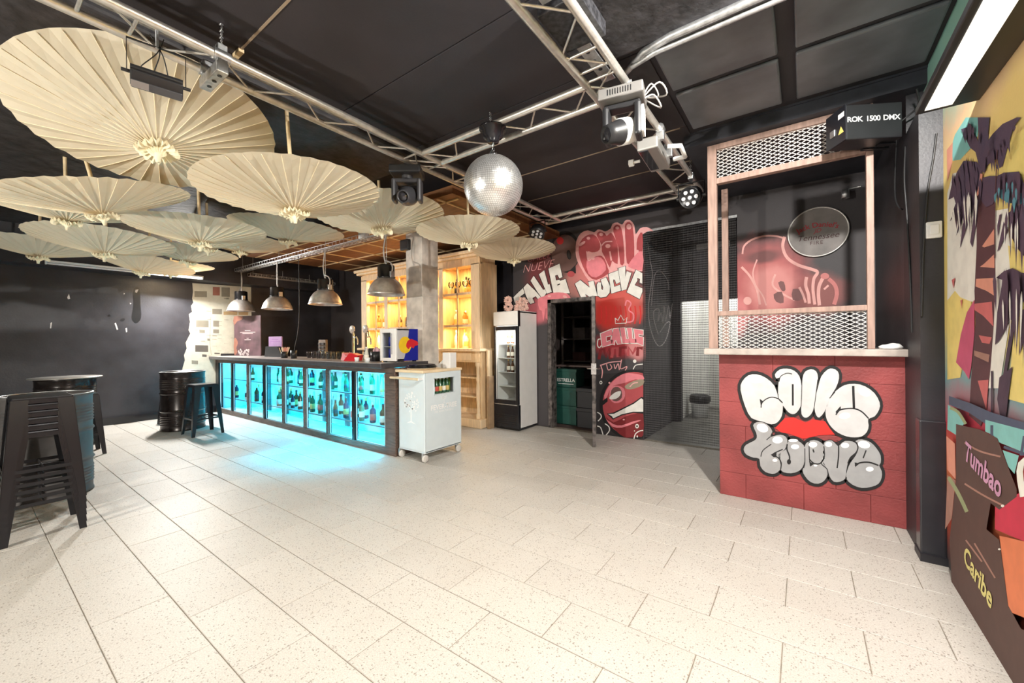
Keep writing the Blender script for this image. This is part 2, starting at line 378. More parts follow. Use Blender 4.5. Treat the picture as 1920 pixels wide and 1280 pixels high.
class Paint:
    """flat paint marks on a wall plane, laid out from photo pixels; one mesh part for each colour"""
    def __init__(s, axis, val, off=(0, 0), sc=1.0, side=-1, lift=0.00015):
        s.axis, s.val, s.off, s.sc, s.side, s.lift = axis, val, off, sc, side, lift; s.n = 0; s.mbs = {}
    def P(s, p, lay):
        u, v = s.off[0] + p[0] * s.sc, s.off[1] + p[1] * s.sc
        q = s.val + s.side * (0.0015 + lay * s.lift)
        return onY(u, v, q) if s.axis == 'Y' else onX(u, v, q)
    def poly(s, colr, pts, smooth=0, lay=None):
        if lay is None: s.n += 1; lay = s.n
        if smooth: pts = smoothpoly(pts, smooth)
        s.mbs.setdefault(colr, MB()).poly([s.P(p, lay) for p in pts]); return s
    def line(s, colr, pts, w, smooth=4, lay=None):
        if lay is None: s.n += 1; lay = s.n
        if smooth and not isinstance(w, (list, tuple)): pts = smoothline(pts, smooth)
        for q in ribbon(pts, w): s.mbs.setdefault(colr, MB()).add([s.P(p, lay) for p in q], [(0, 1, 2, 3)])
        return s
    def done(s, parent, name, cols):
        for c, mb in s.mbs.items(): mb.obj(name, cols[c], parent, fixn=False)
def text_mesh(txt, size=1.0, bold=0.0, shear=0.0, align='CENTER', space=1.0):
    cu = bpy.data.curves.new('t', 'FONT'); cu.body = txt; cu.size = size; cu.align_x = align; cu.align_y = 'CENTER'; cu.shear = shear
    cu.offset = bold; cu.space_character = space; cu.resolution_u = 3
    o = bpy.data.objects.new('t', cu); COL.objects.link(o)
    dg = bpy.context.evaluated_depsgraph_get()
    me = bpy.data.meshes.new_from_object(o.evaluated_get(dg)); bpy.data.objects.remove(o); bpy.data.curves.remove(cu); return me
def text(txt, name, m, origin, right, up, size, parent=None, **kw):
    """flat lettering on a surface: origin = centre, right / up = direction vectors"""
    me = text_mesh(txt, size, **kw); r_, u_ = Vector(right).normalized(), Vector(up).normalized(); n = r_.cross(u_)
    mt = Matrix((r_, u_, n)).transposed().to_4x4(); mt.translation = Vector(origin); me.transform(mt); me.materials.clear(); me.materials.append(m)
    me.name = name; return link(name, me, parent)
def arc_text(txt, name, m, origin, right, up, size, radius, parent=None, bold=0.0):
    """lettering bent upward over a circle"""
    me = text_mesh(txt, size, bold)
    for v in me.vertices:
        a = v.co.x / radius; rr = radius + v.co.y; v.co = Vector((math.sin(a) * rr, math.cos(a) * rr - radius, 0))
    r_, u_ = Vector(right).normalized(), Vector(up).normalized(); n = r_.cross(u_)
    mt = Matrix((r_, u_, n)).transposed().to_4x4(); mt.translation = Vector(origin); me.transform(mt); me.materials.clear(); me.materials.append(m)
    me.name = name; return link(name, me, parent)
# ================================================================== STRUCTURE
# ---- floor
fl = struct('floor', MB().box(-9.8, 1.6, -3.2, 5.6, -0.12, -0.0035), mat('grout', (0.22, 0.19, 0.15), 0.9, var=0.2, scale=30), 'pale speckled tiled floor of the bar')
TL, TW, G = 0.6045, 0.3006, 0.004
def tile_geo(L, W):
    mb = MB(); a, b, c = 0.0, 0.0022, -0.012
    hx, hy = L / 2 - G / 2, W / 2 - G / 2
    ring = lambda i, z: [(-hx + i, -hy + i, z), (hx - i, -hy + i, z), (hx - i, hy - i, z), (-hx + i, hy - i, z)]
    mb.add(ring(b, 0) + ring(0, -0.002) + ring(0, c), [(0, 1, 2, 3)] + [(i, i + 4, (i + 1) % 4 + 4, (i + 1) % 4) for i in range(4)] + [(i + 4, i + 8, (i + 1) % 4 + 8, (i + 1) % 4 + 4) for i in range(4)])
    return mb
tmb = tile_geo(TL, TW); tme = tmb.mesh('tile'); tme.materials.append(M['tile'])
cands = []
for k in range(-13, 17):
    cy = 0.682 + TW * (k + 0.5)
    if cy > 5.62: continue
    off = (-0.69 if k % 2 == 0 else -0.388)
    for j in range(-16, 4):
        cx = off + TL * (j + 0.5)
        if cx < -9.7 or cx > 0.95: continue
        q = [proj((cx + a * TL / 2, cy + b * TW / 2, 0)) for a, b in ((-1, -1), (1, -1), (1, 1), (-1, 1))]
        ar = 0
        if all(q):
            q2 = [(min(max(p[0], 0), 1920), min(max(p[1], 0), 1280)) for p in q]
            ar = abs(sum(q2[i - 1][0] * q2[i][1] - q2[i][0] * q2[i - 1][1] for i in range(4))) / 2
        cands.append((ar, cx, cy))
cands.sort(reverse=True)
rest = MB()
for i, (ar, cx, cy) in enumerate(cands):
    z = random.uniform(-0.0006, 0.0006)
    if i < 300:
        link('tile', tme, fl, (cx, cy, z))
    else:
        rest.add([(v[0] + cx, v[1] + cy, v[2] + z) for v in tmb.v], tmb.f)
o = rest.obj('tile_field', M['tile'], fl, fixn=False); o['kind'] = 'stuff'
struct('floor_storeroom', MB().box(-4.3, -1.78, 5.6, 8.6, -0.12, -0.004), mat('dark_red_floor', (0.09, 0.055, 0.05), 0.6, var=0.2), 'dark reddish storeroom floor')
struct('floor_corridor', MB().box(-1.78, 1.6, 5.6, 9.4, -0.12, -0.004), mat('grey_corridor_floor', (0.17, 0.165, 0.15), 0.5, var=0.25, scale=5), 'grey corridor floor behind the chain curtain')

# ---- walls
PK, RD, DR = (0.78, 0.20, 0.24), (0.55, 0.035, 0.03), (0.26, 0.02, 0.025)
gw = spray_mat('sprayed_graffiti_wall', (0.052, 0.046, 0.05), [
    ((-3.35, 5.5, 2.35), (0.42, 1, 0.5), (0.20, 0.035, 0.04), 0.8), ((-2.85, 5.5, 2.55), (0.35, 1, 0.42), (0.17, 0.09, 0.08), 0.9), ((-2.70, 5.5, 2.22), (0.36, 1, 0.30), (0.46, 0.19, 0.17), 0.85), ((-1.95, 5.5, 1.98), (0.36, 1, 0.16), (0.80, 0.36, 0.33), 0.85),
    ((-2.3, 5.5, 2.4), (0.62, 1, 0.55), (0.70, 0.20, 0.20), 0.85), ((-3.5, 5.5, 1.85), (0.38, 1, 0.25), (0.70, 0.18, 0.22), 0.8),
    ((-2.15, 5.5, 1.85), (0.55, 1, 0.4), (0.66, 0.10, 0.08), 0.95), ((-2.3, 5.5, 1.75), (0.25, 1, 0.3), (0.60, 0.03, 0.02), 0.9),
    ((-2.1, 5.5, 1.3), (0.5, 1, 0.22), (0.40, 0.03, 0.04), 0.9), ((-1.85, 5.5, 1.25), (0.2, 1, 0.2), (0.75, 0.30, 0.30), 0.8),
    ((-0.36, 5.5, 2.0), (0.50, 1, 0.62), (0.52, 0.13, 0.13), 0.95), ((-0.30, 5.5, 1.95), (0.30, 1, 0.34), (0.74, 0.30, 0.28), 0.85), ((-0.38, 5.5, 2.32), (0.24, 1, 0.10), (0.16, 0.06, 0.06), 0.9),
    ((0.15, 5.5, 1.85), (0.28, 1, 0.28), (0.36, 0.10, 0.09), 0.7), ((-0.62, 5.5, 1.65), (0.12, 1, 0.3), (0.75, 0.25, 0.25), 0.8)], rough=0.6)
wb = MB()
for x0, x1, z0, z1 in ((-9.7, -3.22, 0, 3.3), (-3.22, -2.5, 1.965, 3.3), (-2.5, -1.78, 0, 3.3), (-1.78, -0.64, 2.86, 3.3), (-0.64, 1.5, 0, 3.3)):
    wb.box(x0, x1, 5.52, 5.64, z0, z1)
wall_back = struct('wall_back', wb, gw, 'charcoal back wall covered in red and pink graffiti')
MB().box(-3.95, -0.9, 5.50, 5.52, 3.09, 3.2).obj('wall_band', M['black'], wall_back)
MB().box(-4.72, -3.955, 5.46, 5.52, 0, 3.2).obj('wall_panel', M['gloss'], wall_back)
MB().box(-4.33, -4.30, 5.43, 5.46, 0, 3.2).obj('wall_batten', M['gloss'], wall_back)
wall_left = struct('wall_left', MB().box(-9.75, -9.55, -3.2, 5.7, 0, 3.3), M['blackwall'], 'matt black side wall with a newspaper covered end')
struct('wall_front', MB().box(-9.75, 1.6, -3.25, -3.1, 0, 3.3), M['blackwall'], 'black wall at the near end of the room')
mural = ramp_mat('mural_ground', 2, [(0.0, (0.06, 0.05, 0.05)), (0.10, (0.42, 0.06, 0.03)), (0.20, (0.72, 0.20, 0.08)), (0.29, (0.60, 0.04, 0.08)), (0.36, (0.22, 0.42, 0.45)),
    (0.44, (0.85, 0.66, 0.22)), (0.60, (0.90, 0.72, 0.24)), (0.73, (0.88, 0.66, 0.24)), (0.80, (0.82, 0.56, 0.34)), (0.86, (0.36, 0.62, 0.50)), (1.0, (0.30, 0.60, 0.52))], 0.0, 3.2, noise=0.10)
wall_right = struct('wall_right', MB().box(0.69, 0.85, -3.2, 3.97, 0, 3.3), mural, 'side wall painted with a tropical palm tree mural')
struct('wall_booth', MB().box(0.60, 0.85, 3.97, 5.52, 0, 3.3), M['blackwall'], 'black side wall inside the cage booth')
wc = struct('wall_column', MB().box(0.585, 0.70, 3.50, 3.98, 0, 2.78), M['black'], 'black corner column beside the red block counter')
MB().bbox(0.575, 0.695, 3.485, 3.60, 0.03, 0.86, 0.008).obj('lower_casing', mat('glossy_black_casing', (0.03, 0.03, 0.036), 0.25, var=0.1), wc)
MB().box(0.57, 0.7, 3.46, 3.62, 0.0, 0.045).obj('foot_plate', M['black'], wc)
# storeroom and corridor shells
struct('wall_storeroom', MB().box(-4.3, -4.2, 5.64, 8.6, 0, 3.3).box(-4.3, -1.78, 8.5, 8.6, 0, 3.3), mat('storeroom_wall', (0.10, 0.075, 0.07), 0.8, var=0.2), 'dark storeroom wall')
cw = mat('corridor_black', (0.028, 0.024, 0.03), 0.6, var=0.3, scale=4)
struct('wall_corridor', MB().box(-1.90, -1.78, 5.64, 8.6, 0, 3.3).box(-1.78, -1.66, 7.1, 7.2, 0, 3.3).box(-1.66, 0.4, 7.1, 7.2, 2.0, 3.3).box(-0.45, 0.4, 7.1, 7.2, 0, 2.0).box(0.3, 0.4, 5.64, 7.2, 0, 3.3), cw, 'dark corridor walls behind the chain curtain')
struct('wall_washroom', MB().box(-1.8, 0.5, 8.9, 9.0, 0, 3.3).box(-1.78, -1.7, 7.2, 8.9, 0, 3.3).box(0.4, 0.5, 7.2, 8.9, 0, 3.3), mat('white_washroom_wall', (0.78, 0.78, 0.74), 0.5, var=0.04), 'white wall of the lit room beyond the curtain')

# ---- ceiling
ceil = struct('ceiling', MB().box(-9.75, 1.6, -3.25, 9.4, 3.2, 3.32), M['ceil'], 'black painted ceiling')
ys = [-3.05, -1.95, -1.2, -0.45, 0.30, 1.05, 1.81, 2.55, 3.67, 4.40, 5.50]
for a, b in zip(ys[:-1], ys[1:]):
    for x0, x1 in ((-2.98, -0.80),):
        MB().bbox(x0, x1, a + 0.004, b - 0.004, 3.186, 3.2, 0.003).obj('ceiling_board', M['ceil'], ceil)
for y in (1.05, 3.67, 4.40):
    MB().box(-2.9, -0.85, y - 0.006, y + 0.006, 3.181, 3.19).obj('joint_strip', mat('tan_joint_strip', (0.36, 0.28, 0.20), 0.6), ceil)
MB().box(-3.0, -2.80, 1.035, 1.065, 3.165, 3.19).obj('joint_block', M['bamboo'], ceil)
for x0, x1 in ((-0.76, -0.12), (-0.03, 0.66)):
    for y0, y1 in ((-0.1, 0.5), (0.56, 1.16), (1.22, 1.80), (2.47, 3.08), (3.15, 3.74)):
        MB().bbox(x0, x1, y0, y1, 3.17, 3.2, 0.012).obj('ceiling_panel', M['panel'], ceil)
rb = MB(); rb.bbox(-1.16, 0.68, 1.86, 2.42, 3.10, 3.2, 0.03)
rb.obj('rough_beam', M['rough'], ceil)
MB().bbox(-9.5, -3.0, -3.0, 2.7, 3.12, 3.2, 0.02).obj('rough_ceiling_slab', M['rough'], ceil)
struct('trim_1', MB().box(-0.86, 0.69, 3.86, 5.52, 3.085, 3.2).box(-0.86, 0.69, 3.845, 3.86, 3.185, 3.2), mat('slate_soffit', (0.032, 0.034, 0.045), 0.55, var=0.2), 'dark soffit over the cage booth')
struct('trim_2', MB().box(-9.55, -9.16, -3.1, 5.5, 2.56, 3.2), M['blackwall'], 'black bulkhead along the top of the left wall')
wcl = struct('ceiling_bar', MB().box(-8.3, -3.05, 3.15, 5.5, 2.96, 3.05), M['brownceil'], 'brown ceiling panels above the bar')
for x in (-7.5, -6.9, -6.3, -5.7, -5.1, -4.5, -3.9, -3.3):
    MB().box(x - 0.012, x + 0.012, 3.16, 5.4, 2.947, 2.962).obj('ceiling_bar_strip', M['tbar'], wcl)
for y in (3.3, 3.9, 4.5, 5.1):
    MB().box(-8.25, -3.1, y - 0.012, y + 0.012, 2.947, 2.962).obj('ceiling_bar_strip', M['tbar'], wcl)
struct('baseboard_left', MB().box(-9.55, -9.52, -3.1, 3.07, 0, 0.11).box(-9.55, -9.50, -3.1, 3.07, 0.10, 0.125), M['gloss'], 'glossy black baseboard')
# concrete pillar with cast block joints
pl = struct('wall_pillar', MB().bbox(-4.73, -4.385, 3.90, 4.215, 0, 3.0, 0.008), M['concrete'], 'square bare concrete pillar behind the bar')
for z in (1.62, 2.02, 2.42):
    MB().box(-4.734, -4.381, 3.896, 4.219, z - 0.003, z + 0.003).obj('pour_joint', mat('pale_joint', (0.62, 0.55, 0.47), 0.8), pl)
# black clamp around the pillar head
MB().bbox(-4.80, -4.62, 3.84, 3.94, 2.70, 2.86, 0.02).obj('pillar_bracket', M['plastic'], pl)

# ---- doorway + open door leaf
fr = MB(); fr.box(-3.27, -3.21, 5.49, 5.65, 0, 2.01).box(-2.52, -2.47, 5.49, 5.65, 0, 2.01).box(-3.27, -2.47, 5.49, 5.65, 1.955, 2.01)
worn = mat('worn_black_frame', (0.10, 0.085, 0.08), 0.5, var=0.8, scale=14)
d1 = tag(thing('door_1', 'open dark door leaf hinged in the graffiti wall', 'door', (-2.50, 5.50, 0), math.atan2(-0.735, 0.335)), 'dark brown door standing open in the graffiti wall', 'door', None, 'structure')
MB().bbox(0.0, 0.79, -0.02, 0.02, 0.012, 1.93, 0.004).obj('door_leaf', mat('dark_brown_door', (0.055, 0.038, 0.036), 0.35, var=0.2), d1)
MB().box(0.785, 0.797, -0.022, 0.022, 0.012, 1.93).obj('door_edge', worn, d1)
MB().box(0.70, 0.80, -0.032, 0.032, 0.93, 1.07).obj('lock_plate', M['galv'], d1)
MB().tube([(0.74, -0.03, 1.0), (0.74, -0.075, 1.0), (0.64, -0.08, 1.0)], 0.009).tube([(0.74, 0.03, 1.0), (0.74, 0.075, 1.0), (0.64, 0.08, 1.0)], 0.009).obj('door_handle', M['chrome'], d1)
struct('trim_3', fr, worn, 'chipped black metal door frame')

# ================================================================== PAINTED WALLS
CP = {'w': flat('white', (0.85, 0.83, 0.78)), 'k': flat('black', (0.012, 0.011, 0.012)), 'pk': flat('pink', (0.82, 0.24, 0.28)), 'lp': flat('light_pink', (0.90, 0.45, 0.45)),
      'rd': flat('crimson', (0.46, 0.075, 0.085)), 'r2': flat('red', (0.66, 0.03, 0.03)), 'dr': flat('dark_red', (0.22, 0.018, 0.022)), 'br': flat('brown_grey', (0.16, 0.085, 0.075)),
      'gr': flat('spray_grey', (0.30, 0.29, 0.29)), 'tw': flat('faded_white', (0.55, 0.50, 0.50)), 'ol': flat('olive', (0.34, 0.28, 0.20)), 'dk': flat('charcoal', (0.035, 0.03, 0.032)),
      's1': flat('pale_silver', (0.60, 0.59, 0.59)), 's2': flat('silver_grey', (0.36, 0.36, 0.365)),
      'wh': flat('highlight', (0.95, 0.95, 0.94), 0.5), 'or': flat('fire_red', (0.72, 0.025, 0.02))}
# ---- big wall graffiti (zoom frame 960,320 scale .21875)
g = Paint('Y', 5.52, (960, 320), 0.21875)
g.poly('k', ell(455, 690, 130, 175, 28)).poly('br', ell(455, 705, 118, 158, 28)).poly('r2', ell(412, 600, 30, 32, 14)).poly('k', ell(488, 720, 19, 42, 14, -0.15)).poly('dk', ell(490, 722, 12, 32, 14, -0.15))
g.poly('k', [(440, 870), (500, 850), (545, 805), (548, 880), (500, 880)]).poly('rd', ell(505, 885, 32, 26, 14))
# soft pink bubble word
g.poly('lp', [(545, 700), (552, 600), (590, 535), (650, 510), (705, 528), (735, 503), (775, 510), (800, 520), (845, 495), (862, 455), (905, 443), (945, 462), (968, 428), (1010, 422), (1048, 465), (1060, 545), (1095, 495), (1155, 482), (1212, 520), (1118, 545), (1118, 860), (960, 840), (840, 900), (730, 955), (660, 945), (600, 850), (560, 775)], 2)
g.poly('rd', [(572, 700), (582, 615), (630, 560), (695, 545), (742, 590), (757, 655), (735, 690), (685, 700), (648, 690), (655, 765), (740, 722), (795, 755), (820, 830), (828, 880), (725, 935), (660, 905), (605, 815)], 2)
g.poly('pk', [(640, 770), (735, 735), (785, 770), (805, 850), (720, 915), (655, 880)], 2)
g.poly('rd', [(725, 545), (750, 520), (795, 535), (812, 560), (845, 530), (872, 560), (905, 640), (905, 800), (858, 770), (838, 830), (790, 730), (770, 690), (768, 640), (740, 585)], 2)
g.poly('rd', [(868, 520), (880, 472), (910, 462), (940, 500), (958, 640), (962, 790), (928, 800), (912, 660)], 2)
g.poly('rd', [(968, 520), (972, 455), (1008, 440), (1036, 490), (1048, 650), (1040, 800), (985, 790), (975, 650)], 2)
g.poly('rd', [(1068, 620), (1085, 555), (1118, 530), (1118, 700), (1075, 720)], 2).poly('pk', [(1000, 800), (1060, 720), (1118, 690), (1118, 850), (1010, 830)], 2)
for e in (ell(655, 578, 16, 13, 12), ell(600, 625, 34, 12, 12, -0.6), ell(765, 545, 17, 15, 12), ell(822, 645, 22, 18, 12), ell(902, 490, 16, 13, 12), ell(1002, 480, 22, 24, 14), ell(1075, 690, 12, 14, 10), ell(695, 752, 13, 12, 10)): g.poly('lp', e)
g.line('lp', [(640, 690), (655, 770), (700, 735), (760, 720)], 10).line('lp', [(770, 640), (800, 610), (860, 605)], 10).line('lp', [(838, 690), (852, 770)], 14)
# white block capitals CALLE NUEVE
c1 = lambda p: [(-45.7 + 0.6124 * a, 731.4 + 0.6124 * b) for a, b in p]; c2 = lambda p: [(502.9 + 0.6124 * a, 731.4 + 0.6124 * b) for a, b in p]
WL = [c1(p) for p in ([(95, 575), (165, 505), (228, 448), (250, 520), (190, 565), (175, 600), (200, 650), (265, 600), (290, 660), (200, 740), (140, 700), (110, 640)],
    [(235, 440), (290, 380), (400, 485), (490, 590), (440, 605), (405, 560), (362, 588), (390, 650), (330, 670), (300, 620), (265, 540)], [(335, 345), (378, 275), (510, 470), (535, 465), (558, 515), (500, 595), (430, 500)],
    [(452, 255), (525, 198), (580, 400), (600, 390), (632, 500), (565, 525)], [(585, 175), (740, 105), (780, 292), (738, 312), (712, 262), (678, 272), (690, 340), (735, 330), (750, 345), (822, 320), (885, 520), (655, 520)])]
WL += [c2(p) for p in ([(60, 385), (135, 335), (265, 440), (245, 360), (320, 345), (375, 560), (300, 555), (290, 590), (205, 530), (225, 600), (155, 605)],
    [(365, 400), (385, 365), (425, 370), (430, 460), (450, 475), (455, 440), (420, 330), (495, 295), (550, 420), (545, 510), (500, 565), (420, 580), (375, 550)],
    [(530, 250), (665, 200), (690, 365), (640, 390), (620, 335), (600, 325), (595, 345), (610, 430), (690, 400), (705, 480), (570, 525)], [(665, 170), (765, 140), (765, 290), (785, 210), (850, 235), (780, 465), (715, 485)],
    [(915, 190), (1003, 240), (1003, 385), (965, 370), (970, 320), (930, 305), (935, 340), (895, 405), (1003, 450), (1003, 500), (965, 600), (785, 505)])]
g.n += 1
for p in WL: g.poly('k', grow(p, 6), 0, g.n + 1)
for p in WL: g.poly('w', p, 0, g.n + 3)
g.poly('k', c1([(705, 400), (748, 380), (742, 402), (712, 412)]), 0, g.n + 4)
g.n += 4
# pink drips under CALLE
g.poly('pk', [(275, 1075), (330, 1050), (400, 1042), (470, 1052), (500, 1085), (495, 1108), (335, 1120), (330, 1280), (318, 1290), (310, 1200), (285, 1180), (270, 1290), (255, 1200), (235, 1190), (220, 1100)], 2)
g.poly('lp', ell(455, 1080, 20, 12, 12, 0.4)).poly('lp', ell(320, 1075, 14, 10, 10))
g.poly('pk', [(300, 1180), (335, 1130), (337, 1440), (327, 1460), (318, 1420), (315, 1290), (290, 1260)], 0)
g.done(wall_back, 'graffiti_lettering', CP)
for s, uv, k in (('CALLE', (1010, 482), 0.16), ('NUEVE', (1008, 500), 0.19)):
    text(s, 'graffiti_tag', CP['pk' if s == 'CALLE' else 'lp'], onY(*uv, 5.517), (1, 0, 0.04), (0.12, 0, 1), k, wall_back, shear=0.2, bold=-0.004)
# ---- lower panel with grinning ball (zoom frame 1100,560 scale .21858)
g = Paint('Y', 5.52, (1100, 560), 0.21858); g.n = 2
g.poly('dk', [(88, 660), (130, 640), (230, 640), (485, 600), (485, 1205), (90, 1165)], 0)
for k in range(9): g.line('r2', [(120 + 42 * k, 60), (128 + 42 * k, 140), (118 + 42 * k, 215)], 12)
g.line('pk', [(330, 60), (345, 15), (380, 40), (360, 95), (400, 130), (395, 190), (340, 200)], 12)
g.line('w', [(245, 165), (247, 212), (338, 208), (346, 158), (318, 185), (292, 140), (268, 185), (245, 165)], 8, 0)
def blk(p, a, b, d=7):
    g.poly(a, grow(p, d)); g.poly(b, p)
LT = [[(120, 300), (215, 262), (222, 310), (165, 325), (170, 370), (225, 350), (222, 385), (135, 412)], [(205, 380), (230, 258), (275, 252), (300, 385), (265, 388), (252, 355), (238, 358), (236, 392)],
      [(285, 250), (325, 248), (338, 345), (372, 342), (372, 378), (308, 382)], [(345, 250), (385, 252), (392, 342), (425, 345), (425, 380), (366, 378)], [(405, 258), (484, 272), (484, 310), (445, 300), (448, 325), (484, 330), (484, 400), (418, 372)]]
for p in LT: g.poly('w', grow(p, 8), 0, g.n + 1)
for p in LT: g.poly('pk', p, 0, g.n + 2)
g.n += 3; g.line('w', [(118, 345), (98, 350), (92, 395), (108, 420), (125, 400)], 8)
for i, p in enumerate([[(105, 520), (120, 440), (150, 430), (165, 500), (190, 425), (205, 515)], [(215, 505), (225, 425), (262, 420), (268, 500)], [(285, 495), (290, 420), (345, 415)], [(355, 490), (360, 415), (395, 470), (425, 415)], [(435, 490), (440, 420), (480, 425)]]): g.line('rd' if i % 2 else 'dr', p, 26, 0)
g.line('lp', [(118, 565), (135, 620), (128, 680)], 9).line('lp', [(115, 572), (200, 545), (300, 535)], 9).line('lp', [(170, 560), (185, 610), (215, 590), (200, 560)], 8).line('lp', [(235, 560), (245, 600), (270, 555), (280, 610)], 8).line('lp', [(300, 520), (290, 600), (345, 580), (330, 615)], 8)
g.poly('w', ell(412, 535, 15, 15, 12)).line('w', [(398, 610), (420, 570), (482, 560)], 8)
def clipx(p, xm=485): return [(min(a, xm), b) for a, b in p]
g.poly('k', clipx(ell(400, 905, 292, 300, 44))).poly('rd', clipx(ell(405, 905, 268, 278, 44)))
g.poly('pk', clipx([(150, 830), (210, 720), (310, 645), (400, 640), (485, 660), (485, 700), (420, 690), (330, 720), (230, 745), (190, 800), (165, 860)]), 2)
g.poly('dr', clipx([(165, 1010), (230, 1060), (330, 1010), (420, 985), (485, 985), (485, 1170), (440, 1180), (330, 1190), (240, 1120), (190, 1060)]), 2)
g.poly('pk', [(195, 800), (215, 755), (265, 745), (320, 770), (330, 830), (300, 880), (240, 895), (200, 860)], 2).poly('br', [(205, 810), (225, 765), (268, 755), (300, 790), (300, 850), (255, 880), (212, 860)], 2)
g.poly('w', [(195, 845), (240, 805), (292, 790), (285, 830), (250, 858), (205, 862)], 2).poly('k', [(128, 880), (178, 845), (180, 880), (130, 920)])
g.poly('ol', clipx([(325, 750), (400, 705), (485, 690), (485, 735), (410, 770), (350, 775)]), 2).line('lp', [(370, 755), (400, 725), (440, 718)], 8)
g.poly('k', clipx([(172, 985), (230, 975), (320, 930), (400, 890), (470, 840), (485, 845), (485, 985), (400, 978), (300, 1000), (225, 1035)]), 0)
g.poly('w', clipx([(182, 988), (235, 985), (325, 940), (405, 900), (468, 852), (485, 865), (485, 968), (400, 968), (300, 990), (228, 1025), (215, 1005)]), 0)
g.poly('pk', clipx([(165, 1030), (230, 1075), (300, 1085), (400, 1050), (470, 1040), (400, 1070), (300, 1105), (220, 1095)]), 2).poly('lp', ell(318, 1036, 10, 7, 8)).poly('lp', ell(195, 720, 9, 8, 8))
for cx, cy, r1 in ((122, 718, 13), (432, 1092, 16)): g.poly('w', ell(cx, cy, r1, r1 * 1.2, 14)).poly('k', ell(cx, cy, r1 * .45, r1 * .55, 10))
for a in ((98, 1010, 26, 38), (165, 1120, 30, 50)): g.line('w', [(a[0] - a[2] * .3, a[1] - a[3]), (a[0] + a[2] * .8, a[1] - a[3] * .5), (a[0] + a[2], a[1] + a[3] * .2), (a[0], a[1] + a[3])], 9)
g.line('w', [(90, 1090), (120, 1105), (140, 1165)], 9).line('w', [(405, 1205), (418, 1160), (450, 1135), (485, 1128)], 9).poly('w', ell(410, 1133, 5, 6, 8)).poly('w', ell(434, 1180, 6, 10, 8))
g.done(wall_back, 'graffiti_character', CP)
# ---- pink sprayed figure behind the booth (zoom frame 1380,380 scale .17182)
g = Paint('Y', 5.52, (1380, 380), 0.17182)
FC = {'a': flat('rose_spray', (0.62, 0.22, 0.21)), 'b': flat('pale_rose_spray', (0.80, 0.42, 0.39)), 'c': flat('grey_rose', (0.22, 0.10, 0.10)), 'k': CP['dk']}
g.line('b', [(70, 560), (90, 470), (180, 400), (320, 362), (440, 365), (520, 385)], 20)
g.line('b', [(230, 620), (185, 760), (215, 900), (290, 1010), (330, 1120)], 16).line('b', [(430, 780), (400, 900), (520, 1000), (640, 1060)], 22)
g.poly('c', [(460, 870), (520, 860), (540, 950), (500, 960)], 2).poly('c', [(410, 1000), (500, 970), (520, 1090), (440, 1080)], 2).poly('c', [(620, 940), (720, 960), (730, 1050), (620, 1060)], 2)
g.line('b', [(530, 370), (510, 480), (560, 600), (680, 680), (840, 730), (890, 760), (850, 830), (840, 950), (860, 1110)], 34).line('b', [(960, 800), (910, 900), (900, 1000), (910, 1120)], 38)
g.line('b', [(770, 810), (760, 900), (790, 1000), (800, 1100)], 36).line('b', [(690, 920), (730, 1000), (760, 1090)], 26).poly('a', ell(970, 800, 48, 34, 14))
g.line('a', [(1010, 830), (1080, 900), (1100, 1000), (1070, 1110)], 44).line('b', [(960, 945), (1010, 900)], 22).line('b', [(60, 700), (150, 800), (230, 950), (260, 1110)], 26).poly('b', ell(125, 1070, 45, 45, 14))
g.done(wall_back, 'graffiti_figure', FC)
# tag on the corridor wall behind the curtain
g = Paint('X', -1.78, (1180, 400), 0.35948, side=1)
g.line('t', [(95, 150), (110, 250), (120, 330), (100, 480), (110, 600), (150, 690), (190, 660), (212, 570), (190, 575), (160, 620)], 5)
g.line('t', [(150, 630), (130, 560), (128, 510), (155, 500), (150, 560), (165, 520), (175, 570), (182, 480), (190, 560), (205, 480), (212, 545), (225, 470)], 5).line('t', [(115, 480), (130, 330), (160, 300), (200, 350), (205, 400)], 4)
g.done(bpy.data.objects['wall_corridor'], 'graffiti_tag', {'t': CP['tw']})

# ---- tropical mural on the right wall
mu = Paint('X', 0.69, (1760, 220), 0.2031)
MC = {'p': ramp_mat('plum', 2, [(0, (0.05, 0.03, 0.05)), (0.5, (0.11, 0.06, 0.10)), (1, (0.06, 0.05, 0.10))], 0.8, 2.8, noise=0.8, nscale=6), 'p2': flat('dark_plum', (0.11, 0.04, 0.05)), 'bw': flat('sign_brown', (0.10, 0.05, 0.04)), 'bl': flat('light_brown', (0.42, 0.22, 0.17)), 'm': flat('magenta', (0.62, 0.10, 0.20)),
      'sa': flat('salmon', (0.80, 0.34, 0.24)), 'rs': flat('rose', (0.66, 0.16, 0.16)), 'y': flat('yellow', (0.92, 0.74, 0.24)), 'w': flat('bone', (0.92, 0.90, 0.82)), 't': flat('teal', (0.24, 0.58, 0.55)),
      'n': flat('navy', (0.07, 0.09, 0.15)), 'g': flat('leaf', (0.33, 0.38, 0.20)), 'o': flat('orange', (0.78, 0.22, 0.09)), 'r': flat('mural_red', (0.62, 0.03, 0.07)), 'mi': flat('mint', (0.42, 0.70, 0.55)), 'tb': flat('tropic_blue', (0.10, 0.30, 0.38))}
